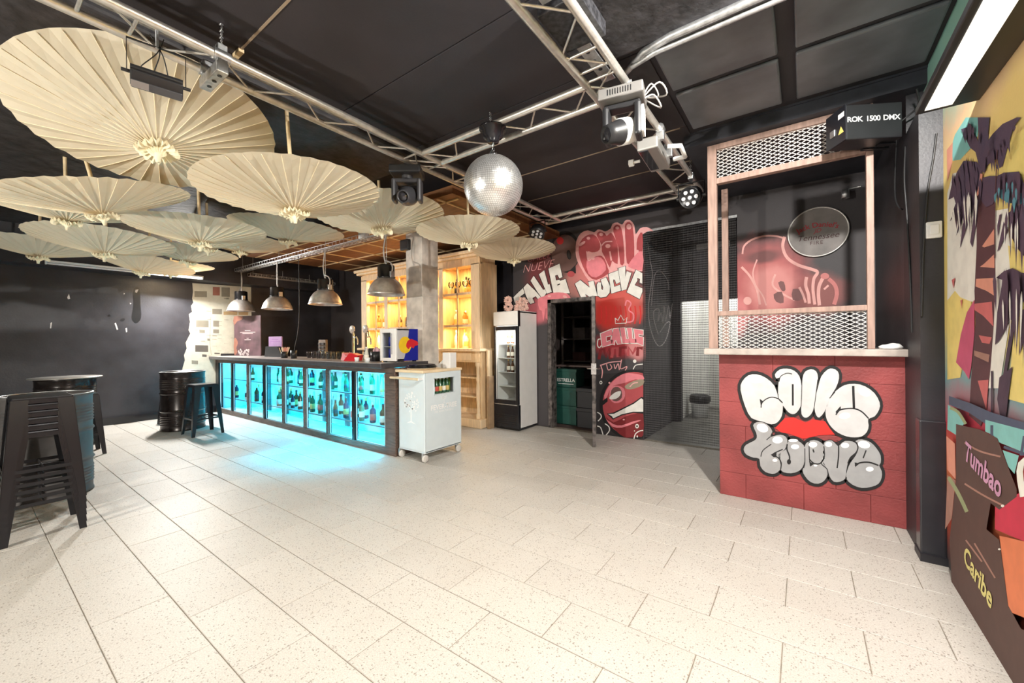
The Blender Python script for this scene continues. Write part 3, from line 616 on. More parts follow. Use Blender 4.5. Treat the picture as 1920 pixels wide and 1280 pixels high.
# sky and light patches
mu.poly('t', [(150, 160), (250, 0), (370, 0), (360, 170), (290, 290), (200, 390), (130, 400), (120, 260)], 0).poly('sa', [(75, 300), (130, 230), (125, 420), (80, 600)], 0)
mu.poly('w', [(80, 700), (130, 520), (360, 440), (390, 900), (370, 1300), (340, 1700), (80, 1700)], 0)
mu.poly('y', [(80, 1690), (150, 1600), (200, 1660), (300, 1700), (300, 1900), (200, 2400), (80, 2420)], 0)
mu.poly('y', [(560, 500), (680, 180), (790, 100), (1000, 0), (1000, 540), (740, 520)], 0).poly('w', [(520, 860), (640, 840), (650, 1100), (700, 1600), (560, 2500), (430, 2500), (520, 1400)], 0)
mu.poly('y', [(640, 1180), (760, 1240), (1000, 1300), (1000, 2700), (640, 2600), (700, 1900)], 0)
# trunk with rings
mu.poly('p2', [(350, 700), (400, 560), (520, 560), (520, 1000), (525, 1500), (510, 1900), (480, 2300), (440, 2700), (390, 2850), (280, 2750), (300, 2400), (340, 1900), (330, 1600), (350, 1200)], 0)
for p in ([(400, 1190), (510, 1030), (515, 1170), (420, 1200)], [(420, 1350), (515, 1260), (515, 1390), (380, 1380)], [(345, 1490), (520, 1480), (520, 1650), (440, 1600), (340, 1560)]): mu.poly('sa', p)
for p in ([(330, 1720), (490, 1700), (505, 1930), (410, 1830), (320, 1770)], [(370, 2010), (490, 2030), (470, 2090), (400, 2080)]): mu.poly('rs', p)
mu.poly('bl', [(325, 2150), (470, 2190), (460, 2260), (330, 2200)]).poly('rs', [(360, 2430), (460, 2420), (440, 2700), (410, 2600)])
mu.poly('m', [(330, 1680), (260, 1800), (205, 2000), (170, 2200), (160, 2260), (240, 2350), (280, 2420), (300, 2300), (330, 2000)], 0)
# crown and fronds
mu.poly('p', [(205, 110), (260, 90), (330, 150), (370, 230), (360, 0), (470, 0), (450, 220), (500, 150), (590, 60), (720, 0), (760, 0), (690, 90), (640, 260), (590, 450), (560, 470), (540, 380), (450, 440), (420, 520), (370, 440), (340, 320), (290, 280)], 0)
mu.poly('p', [(230, 400), (350, 410), (400, 480), (380, 720), (300, 740), (250, 770), (190, 780), (210, 660), (130, 740), (90, 760), (120, 620), (170, 500)], 0)
for p in ([(190, 700), (230, 740), (160, 880), (105, 960), (140, 840)], [(240, 740), (270, 760), (210, 960), (160, 1100), (200, 900)], [(300, 740), (345, 740), (270, 980), (195, 1210), (220, 1000)], [(330, 760), (370, 760), (345, 1000), (310, 1200), (290, 1150), (320, 930)]): mu.poly('p', p)
mu.poly('p', [(395, 560), (470, 540), (540, 540), (600, 510), (740, 500), (790, 620), (1000, 700), (1000, 900), (800, 740), (640, 660), (540, 700), (500, 800), (440, 830), (370, 740)], 0)
mu.poly('tb', [(520, 700), (600, 655), (720, 680), (1000, 800), (1000, 900), (760, 800), (640, 790), (560, 740)], 0)
mu.poly('p', [(640, 880), (790, 780), (1000, 900), (1000, 1500), (820, 1320), (720, 1200), (660, 1080)], 0)
mu.poly('p', [(530, 1480), (600, 1420), (680, 1390), (760, 1430), (1000, 1500), (1000, 1700), (780, 1700), (700, 1900), (660, 1860), (600, 1990), (560, 2060), (520, 2100), (540, 1800), (590, 1500)], 0)
for p in ([(700, 1700), (760, 1680), (690, 2000), (620, 2400), (560, 2600), (620, 2200)], [(760, 1780), (820, 1760), (790, 2050), (740, 2200)], [(560, 900), (580, 890), (545, 1120), (540, 1000)], [(600, 960), (640, 1040), (560, 1220), (540, 1240)], [(560, 2400), (680, 2300), (640, 2600), (600, 2950), (540, 2600)]): mu.poly('p', p)
mu.line('p2', [(540, 300), (520, 800), (515, 1300)], 9).line('p', [(490, 2340), (490, 2600), (490, 2950)], 16).line('sa', [(395, 520), (375, 660), (350, 720)], 22)
for p in ([(120, 1500), (150, 1480), (135, 1580)], [(200, 1690), (215, 1680), (212, 1770)]): mu.poly('rs', p)
random.seed(21)
def frond(base, tip, n, ln, colr, spread=0.5, w=16):
    """feathered brush strokes hanging off a mid-rib"""
    for i in range(n):
        t = i / (n - 1); x = base[0] + (tip[0] - base[0]) * t; y = base[1] + (tip[1] - base[1]) * t + 60 * math.sin(t * PI) * -1; x += random.uniform(-28, 28); y += random.uniform(-50, 50)
        L = ln * (0.6 + 0.5 * math.sin(t * PI)) * random.uniform(0.75, 1.15); dx = spread * (t - 0.3) * L
        ww = w * random.uniform(0.7, 1.3)
        mu.line(colr, [(x, y - L * 0.12), (x + dx * 0.1, y + L * 0.12), (x + dx * 0.45, y + L * 0.45), (x + dx * 0.8, y + L * 0.75), (x + dx, y + L)], [0.6, ww, ww * 0.85, ww * 0.4, 0.5], 0)
frond((370, 470), (120, 640), 11, 460, 'p', 0.25, 30); frond((370, 560), (170, 860), 8, 380, 'p', 0.1, 26)
frond((420, 420), (560, 250), 6, 160, 'p', 0.3, 22); frond((360, 160), (215, 110), 6, 150, 'p', 0.2, 26); frond((560, 560), (1000, 760), 12, 420, 'p', 0.1, 34)
frond((640, 880), (1000, 1000), 10, 520, 'p', 0.15, 36); frond((540, 1480), (1000, 1560), 14, 640, 'p', -0.15, 30); frond((540, 700), (1000, 860), 9, 160, 'tb', 0.1, 26)
frond((360, 700), (130, 900), 9, 300, 'w', 0.2, 16); frond((600, 1000), (980, 1180), 9, 330, 'w', 0.1, 14); frond((600, 1700), (980, 1740), 9, 420, 'w', -0.1, 14); frond((560, 640), (980, 760), 8, 120, 'tb', 0.1, 18)
frond((440, 60), (420, 420), 7, 90, 'p', -0.6, 20); frond((700, 60), (560, 420), 9, 110, 'p', 0.5, 24)
# houses, sign posts and lettering
mu.poly('n', [(95, 2570), (300, 2640), (480, 2720), (1000, 2880), (1000, 3000), (480, 2860), (270, 2720), (95, 2650)], 0)
mu.poly('t', [(85, 2650), (150, 2700), (240, 2820), (160, 2930), (80, 2880)]).poly('t', [(430, 2790), (1000, 2940), (1000, 3180), (560, 3000), (500, 2930), (430, 2900)]).poly('t', [(590, 3070), (740, 3120), (700, 3290), (640, 3220)]).line('g', [(105, 2680), (180, 2720), (250, 2830)], 26)
for a, b in (((600, 3040), (1000, 3180)), ((490, 2840), (490, 2960)), ((790, 2940), (760, 3120))): mu.line('n', [a, b], 26, 0)
mu.poly('sa', [(70, 2940), (150, 3010), (155, 3340), (80, 3250)]).poly('bl', [(80, 3300), (155, 3350), (120, 3700), (60, 3800)])
mu.poly('r', [(520, 3560), (720, 3480), (1000, 3300), (1000, 4000), (520, 3800)], 0).poly('o', [(560, 3860), (1000, 3960), (1000, 4700), (650, 4560)], 0)
mu.poly('bw', [(160, 2830), (380, 2880), (540, 2960), (600, 3120), (720, 3430), (720, 3500), (560, 3620), (480, 3560), (440, 3800), (560, 3900), (640, 4500), (760, 4720), (1000, 4820), (1000, 5300), (700, 5500), (480, 5000), (300, 4600), (120, 4300), (100, 3900), (160, 3350)], 0)
mu.line('g', [(90, 3320), (180, 3470), (260, 3640)], 34).line('bl', [(240, 3000), (380, 3080), (570, 3130)], 16).line('bl', [(240, 3380), (400, 3480), (590, 3580)], 16).line('bl', [(250, 3900), (400, 4100)], 14).line('bl', [(330, 3930), (520, 4250)], 14).poly('w', ell(590, 3585, 16, 13, 10)).poly('w', ell(560, 3985, 14, 9, 8))
mu.poly('t', [(860, 5000), (1000, 5060), (1000, 5300), (880, 5230)]).poly('w', [(880, 4720), (1000, 4760), (1000, 4900)]).line('w', [(1000, 3100), (760, 3200), (780, 3500)], 60)
mu.done(wall_right, 'mural_paint', MC)
def mural_text(s, uv, colr, size, dy):
    p = onX(uv[0], uv[1], 0.69 - 0.0025 - 0.00015 * mu.n)
    text(s, 'mural_lettering', colr, p, (0, -1, dy), (0, 0.0, 1), size, wall_right, shear=0.3, bold=0.0035)
mural_text('Tumbao', (1838, 876), flat('mauve', (0.66, 0.34, 0.52)), 0.14, -0.12)
mural_text('Caribe', (1830, 1076), flat('sign_yellow', (0.78, 0.70, 0.26)), 0.14, -0.12)

# ---- newspaper pasted on the end of the left wall
news = flat('newsprint', (0.52, 0.49, 0.40))
NC = {'n': news, 'd': flat('newsprint_photo', (0.09, 0.08, 0.07)), 'g': flat('newsprint_grey', (0.20, 0.18, 0.14)), 'r': flat('newsprint_red', (0.28, 0.10, 0.07)), 'y': flat('newsprint_ochre', (0.36, 0.24, 0.12)), 'l': flat('newsprint_text', (0.28, 0.26, 0.20))}
g = Paint('X', -9.55, (320, 500), 0.15625, side=1)
edge = [(260, 195), (268, 300), (258, 380), (272, 430), (245, 470), (258, 540), (218, 570), (232, 660), (215, 760), (236, 800), (205, 860), (180, 910), (192, 980), (160, 1060), (170, 1120), (140, 1225)]
g.poly('n', edge + [(140, 1400), (600, 1400), (600, 1040), (975, 1040), (965, 245)], 0)
for c, x0, y0, x1, y1 in (('g', 285, 290, 435, 365), ('r', 505, 240, 590, 345), ('g', 610, 245, 710, 360), ('d', 810, 285, 900, 370), ('g', 500, 505, 615, 570), ('y', 635, 535, 800, 580), ('y', 815, 530, 930, 580), ('g', 305, 640, 455, 725), ('g', 345, 755, 410, 795), ('g', 510, 645, 580, 720), ('g', 510, 750, 580, 800), ('d', 295, 940, 450, 1022), ('d', 378, 1050, 432, 1082), ('g', 252, 1122, 328, 1170), ('g', 440, 860, 475, 890), ('d', 525, 1030, 590, 1050)):
    g.poly(c, [(x0, y0), (x1, y0 + 3), (x1, y1), (x0, y1 - 3)], 0, 2)
for k in range(34):
    x = random.choice([290, 360, 430, 500, 560, 640, 720, 800, 880]); y = random.uniform(400, 1180); g.poly('l', [(x, y), (x + 55, y + 2), (x + 55, y + 7), (x, y + 5)], 0, 1)
g.line('l', [(480, 600), (470, 900), (490, 1060)], 6).poly('l', [(640, 375), (700, 378), (700, 388), (640, 385)], 0, 1)
g.done(wall_left, 'pasted_newspaper', NC)
# scuffs and chips on the black wall
g = Paint('X', -9.55, (0, 440), 0.1875, side=1)
sc = {'w': flat('plaster_chip', (0.55, 0.53, 0.50)), 'k': flat('soot', (0.008, 0.008, 0.009), 0.3)}
g.poly('k', [(1330, 560), (1370, 520), (1400, 560), (1405, 700), (1410, 830), (1360, 885), (1315, 830), (1335, 700)], 3).poly('k', ell(1225, 850, 26, 14, 10, -0.3)).poly('k', ell(1092, 808, 14, 10, 10))
for p in (((505, 880), (520, 875), (512, 935), (500, 935)), ((1145, 885), (1158, 878), (1182, 945), (1168, 952)), ((1255, 935), (1270, 930), (1272, 970), (1260, 975)), ((672, 625), (690, 590), (702, 640), (680, 645)), ((1235, 580), (1250, 585), (1240, 598)), ((1298, 680), (1315, 685), (1302, 695)), ((1355, 550), (1385, 545), (1370, 580), (1350, 575))): g.poly('w', p)
g.done(wall_left, 'wall_chip', sc)
# ================================================================== BOOTH
bt = struct('wall_counter', MB().box(-0.60, 0.60, 3.985, 4.12, 0, 1.232), M['mortar'], 'red painted block counter of the cage booth')
BL, BH = 0.402, 0.2055
for r_ in range(6):
    x = -0.61 - (0.0 if r_ % 2 else BL / 2)
    while x < 0.59:
        x0, x1 = max(x, -0.61), min(x + BL, 0.60)
        if x1 - x0 > 0.02:
            dy = random.uniform(0, 0.003)
            MB().bbox(x0 + 0.0006, x1 - 0.0006, 3.970 + dy, 4.00, r_ * BH + 0.0006, (r_ + 1) * BH - 0.0006, 0.003).obj('block', M['blocks'], bt)
        x += BL
# graffiti on the blocks (zoom frame 1370,680 scale .1953)
g = Paint('Y', 3.969, (1370, 680), 0.1953)
COME = [[(95, 260), (110, 180), (170, 120), (250, 110), (340, 145), (420, 220), (455, 320), (495, 380), (500, 440), (490, 510), (450, 570), (390, 590), (310, 565), (200, 530), (140, 420)],
        [(425, 110), (470, 65), (540, 55), (610, 75), (660, 130), (680, 220), (685, 330), (670, 420), (630, 480), (590, 492), (550, 470), (510, 420), (470, 370), (455, 290), (460, 190), (470, 140), (440, 150)],
        [(690, 150), (715, 85), (770, 62), (820, 80), (838, 140), (830, 240), (810, 360), (790, 460), (750, 515), (710, 525), (680, 490), (678, 400), (685, 280)],
        [(840, 230), (870, 130), (930, 65), (980, 55), (1030, 85), (1040, 150), (1010, 240), (960, 320), (930, 400), (900, 470), (850, 525), (820, 500), (805, 430), (815, 330)],
        [(960, 330), (1010, 270), (1090, 215), (1190, 200), (1290, 225), (1380, 290), (1430, 380), (1425, 450), (1380, 515), (1320, 540), (1325, 600), (1310, 660), (1260, 705), (1190, 715), (1110, 705), (1030, 670), (970, 620), (925, 550), (910, 470), (930, 390)]]
NUEVE = [[(215, 600), (250, 570), (310, 570), (370, 610), (400, 660), (380, 700), (430, 698), (480, 690), (530, 710), (545, 760), (520, 830), (480, 870), (480, 940), (485, 1000), (450, 1050), (400, 1065), (330, 1045), (285, 990), (275, 920), (220, 910), (150, 880), (125, 830), (150, 785), (220, 750), (250, 720), (245, 670)],
         [(545, 770), (580, 730), (640, 745), (700, 790), (715, 850), (710, 940), (690, 1000), (650, 1040), (580, 1060), (510, 1050), (480, 1020), (475, 950), (450, 890), (500, 850), (540, 820)],
         [(710, 810), (740, 760), (800, 740), (860, 760), (895, 800), (900, 860), (895, 910), (890, 970), (925, 1010), (930, 1070), (900, 1130), (840, 1160), (770, 1145), (715, 1090), (690, 1030), (710, 970)],
         [(890, 790), (920, 750), (970, 745), (1010, 780), (1035, 800), (1060, 775), (1100, 750), (1170, 755), (1215, 790), (1210, 850), (1160, 900), (1125, 960), (1110, 1040), (1100, 1110), (1050, 1140), (990, 1140), (950, 1090), (930, 1020), (890, 950)],
         [(1200, 750), (1260, 735), (1340, 760), (1400, 820), (1440, 890), (1440, 960), (1425, 985), (1450, 1040), (1450, 1100), (1420, 1160), (1350, 1190), (1260, 1200), (1170, 1170), (1110, 1110), (1120, 1030), (1150, 960), (1200, 890), (1225, 820)]]
for p in COME + NUEVE: g.poly('k', grow(smoothpoly(p, 2), 30), 0, 1)
g.poly('or', [(430, 625), (520, 530), (600, 522), (720, 572), (790, 542), (860, 555), (905, 560), (960, 640), (1000, 688), (850, 695), (700, 728), (560, 680), (480, 665)], 0, 2)
for p in COME + NUEVE: g.poly('k', grow(smoothpoly(p, 2), 7), 0, 3)
for p in COME: g.poly('s1', smoothpoly(p, 2), 0, 4)
for p in NUEVE: g.poly('s2', smoothpoly(p, 2), 0, 4)
g.n = 5
for pts, w in (([(292, 430), (300, 385), (345, 345), (400, 330), (460, 347), (497, 383)], 10), ([(1010, 500), (1045, 455), (1110, 440), (1190, 440), (1260, 470), (1325, 535)], 13), ([(596, 205), (597, 410)], 18), ([(1176, 222), (1184, 440)], 24), ([(465, 180), (480, 130), (540, 100), (590, 108)], 8), ([(455, 300), (462, 350), (500, 385)], 7), ([(684, 200), (680, 330), (676, 420)], 7), ([(836, 160), (815, 330), (800, 440)], 7), ([(1000, 280), (950, 340)], 9),
               ([(345, 740), (380, 710), (430, 695)], 8), ([(290, 900), (310, 840), (390, 780)], 9), ([(500, 830), (400, 880), (455, 910), (485, 960), (480, 1020)], 11), ([(543, 780), (540, 830), (565, 900), (560, 960)], 14), ([(712, 820), (712, 960), (700, 1010)], 8), ([(752, 735), (755, 900), (765, 990)], 9), ([(790, 830), (800, 860)], 14), ([(755, 925), (800, 965), (860, 965), (900, 910)], 12), ([(895, 800), (900, 900), (870, 965), (925, 1020), (935, 1090)], 9), ([(1036, 780), (1035, 900), (1022, 1010)], 13), ([(1205, 760), (1222, 810), (1205, 860), (1150, 910), (1125, 965)], 12), ([(1300, 840), (1272, 915)], 13), ([(1195, 990), (1240, 960), (1330, 955), (1420, 985)], 15), ([(1115, 1100), (1105, 1120)], 8)):
    g.line('k', pts, w, 4, 6)
g.poly('k', [(278, 345), (312, 368), (300, 400), (292, 430)], 0, 7).poly('k', [(1008, 468), (1055, 415), (1058, 445), (1015, 500)], 0, 7).poly('k', [(385, 880), (440, 862), (440, 905), (410, 905)], 0, 7).poly('k', ell(560, 950, 20, 26, 12), 0, 7).poly('k', [(1190, 955), (1240, 965), (1195, 1000)], 0, 7).poly('k', [(752, 945), (800, 970), (765, 995)], 0, 7)
for e in (ell(1288, 285, 62, 36, 16, 0.3), ell(1095, 508, 56, 30, 16, -0.1), ell(305, 625, 58, 40, 16, 0.4), ell(450, 740, 50, 34, 14), ell(600, 745, 48, 14, 12), ell(618, 805, 40, 24, 14), ell(790, 785, 42, 28, 14), ell(940, 782, 34, 26, 14), ell(1098, 792, 40, 26, 14), ell(1280, 785, 60, 36, 14, 0.2), ell(1335, 1020, 38, 24, 14), ell(425, 935, 24, 16, 10), ell(815, 985, 18, 10, 10), ell(250, 165, 75, 30, 14)):
    g.poly('wh', e, 0, 8)
g.done(bt, 'graffiti_lettering', CP)
MB().bbox(-0.712, 0.61, 3.865, 4.16, 1.234, 1.286, 0.006).obj('ledge_board', M['ledge'], bt)
# cage frame
cg = thing('cage_frame', 'pink stained timber cage frame with white expanded metal panels', 'cage', (-0.15, 3.97, 1.286))
def wp(name, x0, x1, z0, z1, m=M['postwood'], y0=3.94, y1=4.0): return MB().bbox(x0 + 0.15, x1 + 0.15, y0 - 3.97, y1 - 3.97, z0 - 1.286, z1 - 1.286, 0.004).obj(name, m, cg)
wp('post', -0.685, -0.612, 1.286, 3.083); wp('post', 0.382, 0.424, 1.286, 3.083)
wp('rail', -0.612, 0.382, 3.035, 3.083); wp('rail', -0.612, 0.382, 2.735, 2.785); wp('rail', -0.612, 0.382, 1.572, 1.612)
def expanded(name, x0, x1, z0, z1, parent, pitch=0.064, ph=0.0155):
    mb = MB(); nx = int((x1 - x0) / pitch) + 1; nz = int((z1 - z0) / ph) + 1; w = 0.0046
    def bar(a, b):
        a = [min(max(a[0], x0), x1), min(max(a[1], z0), z1)]; b = [min(max(b[0], x0), x1), min(max(b[1], z0), z1)]
        if math.hypot(a[0] - b[0], a[1] - b[1]) < 0.004: return
        dx, dz = b[0] - a[0], b[1] - a[1]; l = math.hypot(dx, dz); nx_, nz_ = -dz / l * w / 2, dx / l * w / 2
        p = [(a[0] + nx_, 0, a[1] + nz_), (b[0] + nx_, 0, b[1] + nz_), (b[0] - nx_, 0, b[1] - nz_), (a[0] - nx_, 0, a[1] - nz_)]
        vs_ = [(q[0] + 0.15, 0.004, q[2] - 1.286) for q in p] + [(q[0] + 0.15, -0.004, q[2] - 1.286) for q in p]
        mb.add(vs_, [(0, 1, 2, 3), (7, 6, 5, 4), (0, 4, 5, 1), (2, 6, 7, 3)])
    for i in range(-1, nx + 1):
        for j in range(nz + 1):
            cx = x0 + i * pitch + (pitch / 2 if j % 2 else 0); cz = z0 + j * ph / 1.0 * 0.5 * 2
            if cz >= z1: continue
            bar((cx, cz), (cx + pitch / 2, cz + ph)); bar((cx + pitch / 2, cz), (cx, cz + ph)) if False else bar((cx, cz), (cx - pitch / 2, cz + ph))
    o = mb.obj(name, M['meshwhite'], parent); o['kind'] = 'stuff'; return o
expanded('mesh_panel', -0.612, 0.382, 2.785, 3.035, cg); expanded('mesh_panel', -0.612, 0.382, 1.286, 1.572, cg)
tag(MB().bbox(-0.03, 0.03, -0.02, 0.02, 0, 1.65, 0.003).obj('back_post', M['postwood'], None, (-0.66, 4.75, 1.286)), 'slim pale timber post inside the cage booth', 'post')
# the post stands on a back counter inside the booth
tag(MB().bbox(-0.72, 0.58, 4.62, 4.9, 1.22, 1.284, 0.004).box(-0.70, -0.64, 4.64, 4.88, 0, 1.22).box(0.5, 0.56, 4.64, 4.88, 0, 1.22).obj('booth_desk', M['black'], None), 'black desk shelf inside the cage booth', 'desk')
# crumpled white cloth on the ledge
mb = MB(); prof = [(0.001, 0.0), (0.075, 0.004), (0.085, 0.018), (0.06, 0.034), (0.02, 0.04), (0.001, 0.041)]
mb.lathe(prof, 14, smooth=True); mb.v = [(x * 0.80 + 0.006 * math.sin(20 * y), y * 0.6, z + 0.006 * math.sin(40 * x + 30 * y) * (z > 0.01)) for x, y, z in mb.v]
tag(mb.obj('cloth', M['white'], None, (0.505, 3.93, 1.285)), 'crumpled white cloth lying on the booth ledge', 'cloth')
# round wall sign
sg = thing('round_sign', 'round grey metal sign with red lettering on the booth wall', 'sign', (0.13, 5.515, 2.52))
rot = Matrix.Rotation(PI / 2, 4, 'X')
MB().lathe([(0.001, 0), (0.262, 0), (0.266, 0.006), (0.266, 0.02), (0.256, 0.024), (0.001, 0.024)], 40, mtx=rot, smooth=False).obj('sign_disc', mat('grey_tin', (0.22, 0.20, 0.19), 0.6, 0.0, var=0.2, scale=5), sg)
MB().lathe([(0.256, 0.02), (0.268, 0.018), (0.27, 0.028), (0.258, 0.03), (0.256, 0.02)], 40, mtx=rot).obj('rim', mat('pale_tin_rim', (0.70, 0.68, 0.64), 0.35, 0.5), sg)
sr = flat('sign_red', (0.46, 0.04, 0.05)); sd = flat('sign_dark', (0.07, 0.03, 0.03))
arc_text("Jack Daniel's", 'sign_lettering', sr, (0, -0.026, 0.075), (1, 0, 0), (0, 0, 1), 0.075, 0.38, sg, 0.001)
text('JD', 'sign_lettering', sr, (0, -0.026, 0.012), (1, 0, 0), (0, 0, 1), 0.06, sg, shear=0.3)
text('Tennessee', 'sign_lettering', sd, (0, -0.026, -0.055), (1, 0, 0), (0, 0, 1), 0.085, sg, shear=0.25)
text('FIRE', 'sign_lettering', sd, (-0.01, -0.026, -0.118), (1, 0, 0), (0, 0, 1), 0.055, sg, space=1.2)
# small wall spot above the sign
ws = thing('wall_spot', 'small silver wall spotlight above the round sign', 'spotlight', (0.36, 5.50, 2.90))
MB().tube([(0, 0.02, 0), (0, -0.10, 0), (0.12, -0.12, 0.0)], 0.008).obj('arm', M['galv'], ws); MB().lathe([(0.001, 0), (0.03, 0), (0.036, -0.09), (0.03, -0.09), (0.001, -0.05)], 14, c=(0, -0.10, 0)).obj('spot_head', M['galv'], ws)

# ================================================================== CHAIN CURTAIN
cc = thing('chain_curtain', 'dark metal chain curtain hanging across the corridor opening', 'curtain', (-1.21, 5.53, 0))
MB().tube([(-0.56, 0, 2.845), (0.56, 0, 2.845)], 0.008).box(-0.57, 0.57, -0.01, 0.01, 2.83, 2.86).obj('rail', M['galv'], cc)
st = MB(); n = 100
for i in range(n):
    x = -0.555 + 1.11 * i / (n - 1); ph = random.uniform(0, 0.02); z = 2.84
    while z > 0.05:
        w = 0.0040; st.add([(x - w, 0, z), (x, -w, z), (x + w, 0, z), (x, w, z), (x, 0, z + 0.016), (x, 0, z - 0.016)], [(0, 1, 4), (1, 2, 4), (2, 3, 4), (3, 0, 4), (1, 0, 5), (2, 1, 5), (3, 2, 5), (0, 3, 5)])
        z -= 0.030
o = st.obj('chain_strands', mat('dull_chain', (0.20, 0.195, 0.20), 0.4, 0.5), cc, fixn=False); o['kind'] = 'stuff'
# bin and lamp beyond it
bn = thing('waste_bin', 'white waste bin with a black bag beyond the chain curtain', 'bin', (-1.50, 7.75, 0))
MB().lathe([(0.001, 0.0), (0.13, 0), (0.15, 0.30), (0.16, 0.32), (0.14, 0.32), (0.12, 0.02)], 18).obj('bin_body', M['white'], bn)
mb = MB().lathe([(0.155, 0.24), (0.172, 0.28), (0.17, 0.36), (0.15, 0.38), (0.12, 0.34)], 22); mb.v = [(x + 0.008 * math.sin(9 * z * 20 + 7 * y * 20), y, z) for x, y, z in mb.v]
mb.obj('bin_bag', M['plastic'], bn)
tl = thing('tube_fitting', 'short white tube lamp on the corridor ceiling', 'lamp', (-1.13, 6.95, 2.78))
MB().bbox(-0.24, 0.24, -0.05, 0.05, 0, 0.09, 0.01).obj('lamp_housing', mat('grey_housing', (0.35, 0.33, 0.33), 0.5), tl); MB().tube([(0, 0, 0.09), (0, 0, 0.42)], 0.008).obj('lamp_stem', M['galv'], tl)
light('POINT', 'washroom_light', (-0.9, 8.1, 2.6), 60, (1, 0.98, 0.94), size=0.15)

# ================================================================== TRUSS
ZT = 3.0
tr = thing('lighting_truss', 'silver aluminium ladder truss frame hung under the black ceiling', 'truss', (-2.0, 2.6, ZT))
def TV(x, y, z=ZT): return (x + 2.0, y - 2.6, z - ZT)
def run(a0, a1, b0, b1, step):
    """ladder truss between two parallel chords a and b"""
    for p, q in ((a0, a1), (b0, b1)): MB().tube([TV(*p), TV(*q)], 0.024, 10).obj('chord', M['alu'], tr)
    A0, A1, B0, B1 = map(Vector, (a0, a1, b0, b1)); L = (A1 - A0).length; k = max(2, int(round(L / step)))
    for i in range(k):
        pa = A0.lerp(A1, i / k); pb = B0.lerp(B1, (i + 0.5) / k); pc = A0.lerp(A1, (i + 1) / k)
        MB().tube([TV(*pa), TV(*pb)], 0.007, 6).obj('brace', M['alu'], tr); MB().tube([TV(*pb), TV(*pc)], 0.007, 6).obj('brace', M['alu'], tr)
def rung(p, q): MB().tube([TV(*p), TV(*q)], 0.009, 6).obj('rung', M['alu'], tr)
run((-2.89, -2.6), (-2.89, 4.86), (-2.67, -2.6), (-2.67, 4.86), 0.46)
run((-1.12, -2.6), (-1.12, 4.86), (-0.90, -2.6), (-0.90, 4.86), 0.46)
run((-2.67, 2.39), (-1.12, 2.39), (-2.67, 2.62), (-1.12, 2.62), 0.38)
run((-2.67, 4.62), (-0.90, 4.62), (-2.89, 4.86), (-0.90, 4.86), 0.36)
for y in (0.36, 0.55, 2.36, 2.64, 3.0, 3.1): rung((-2.89, y), (-2.67, y))
for y in (2.1, 2.26, 2.36, 2.64, 4.5): rung((-1.12, y), (-0.90, y))
def perforated(x0, x1, y0, y1, step=0.16):
    mb = MB().box(*[v for v in (x0 + 2, x1 + 2)], y0 - 2.6, y1 - 2.6, 0.05, 0.056)
    o = mb.obj('perforated_strip', M['galv'], tr); y = y0 + 0.08
    hb = MB()
    while y < y1: hb.lathe([(0.001, 0.0485), (0.013, 0.0485), (0.013, 0.05)], 10, c=((x0 + x1) / 2 + 2, y - 2.6, 0), smooth=False); y += step
    h = hb.obj('strip_holes', M['plastic'], tr)
perforated(-2.82, -2.74, -0.5, 3.6); perforated(-1.05, -0.97, 1.2, 1.74); perforated(-1.05, -0.97, 2.1, 2.5, 0.09)
for c in ((-2.78, 2.505), (-1.01, 2.505), (-2.78, 4.74), (-1.01, 4.74)):
    MB().tube([TV(c[0] - 0.10, c[1] - 0.10), TV(c[0] + 0.10, c[1] + 0.10)], 0.008, 6).obj('brace', M['alu'], tr)
for x, y in ((-2.67, 0.9), (-2.89, 4.2), (-1.12, 0.3), (-0.9, 4.3), (-2.0, 2.5), (-2.78, -1.6), (-1.0, -1.6)):
    ch = MB(); z = 0.02
    k = 0
    while z < 0.19:
        ch.tube([TV(x + (0.009 if k % 2 else 0), y - (0 if k % 2 else 0.009), ZT + z), TV(x + (0.009 if k % 2 else 0), y, ZT + z + 0.018), TV(x - (0.009 if k % 2 else 0), y + (0 if k % 2 else 0.009), ZT + z + 0.01), TV(x, y - (0 if k % 2 else 0.009), ZT + z)], 0.0035, 5); z += 0.019; k += 1
    ch.obj('hanging_chain', M['galv'], tr)
# rigging bracket
rbk = thing('rigging_bracket', 'galvanised rigging bracket clamped across the truss beside the strobe', 'bracket', (-2.78, 0.90, 2.95))
MB().bbox(-0.15, 0.13, -0.03, 0.03, -0.05, 0.01, 0.005).obj('bracket_channel', M['galv'], rbk)
for x in (-0.11, 0.11): MB().tube([(x, -0.04, 0.05), (x, 0.04, 0.05)], 0.034, 10).bbox(x - 0.02, x + 0.02, -0.025, 0.025, 0.0, 0.11, 0.004).obj('clamp', M['galv'], rbk)
for x in (-0.08, 0.0, 0.08): MB().lathe([(0.001, -0.053), (0.012, -0.053), (0.012, -0.05)], 10, c=(x, 0, 0), smooth=False).obj('bolt_hole', M['plastic'], rbk)
# black rigging box above the right truss
tag(MB().bbox(-1.10, -0.86, 1.76, 2.09, 3.026, 3.11, 0.006).obj('junction_box', mat('spattered_black', (0.03, 0.03, 0.034), 0.4, var=0.6, scale=40), None), 'black paint spattered box fixed to the rough ceiling beam', 'box')
# conduit along the rough beam
tag(MB().tube([(-0.99, 2.75, 3.15), (-0.95, 2.60, 3.12), (-0.76, 2.42, 3.085), (-0.6, 2.38, 3.08), (0.0, 2.37, 3.08), (0.66, 2.36, 3.08)], 0.022, 10).tube([(-0.86, 2.50, 3.08), (-0.7, 2.43, 3.06), (0.0, 2.42, 3.06), (0.66, 2.41, 3.06)], 0.016, 8).obj('conduit', M['galv'], None), 'pair of silver conduits bent along the rough ceiling beam', 'pipe')

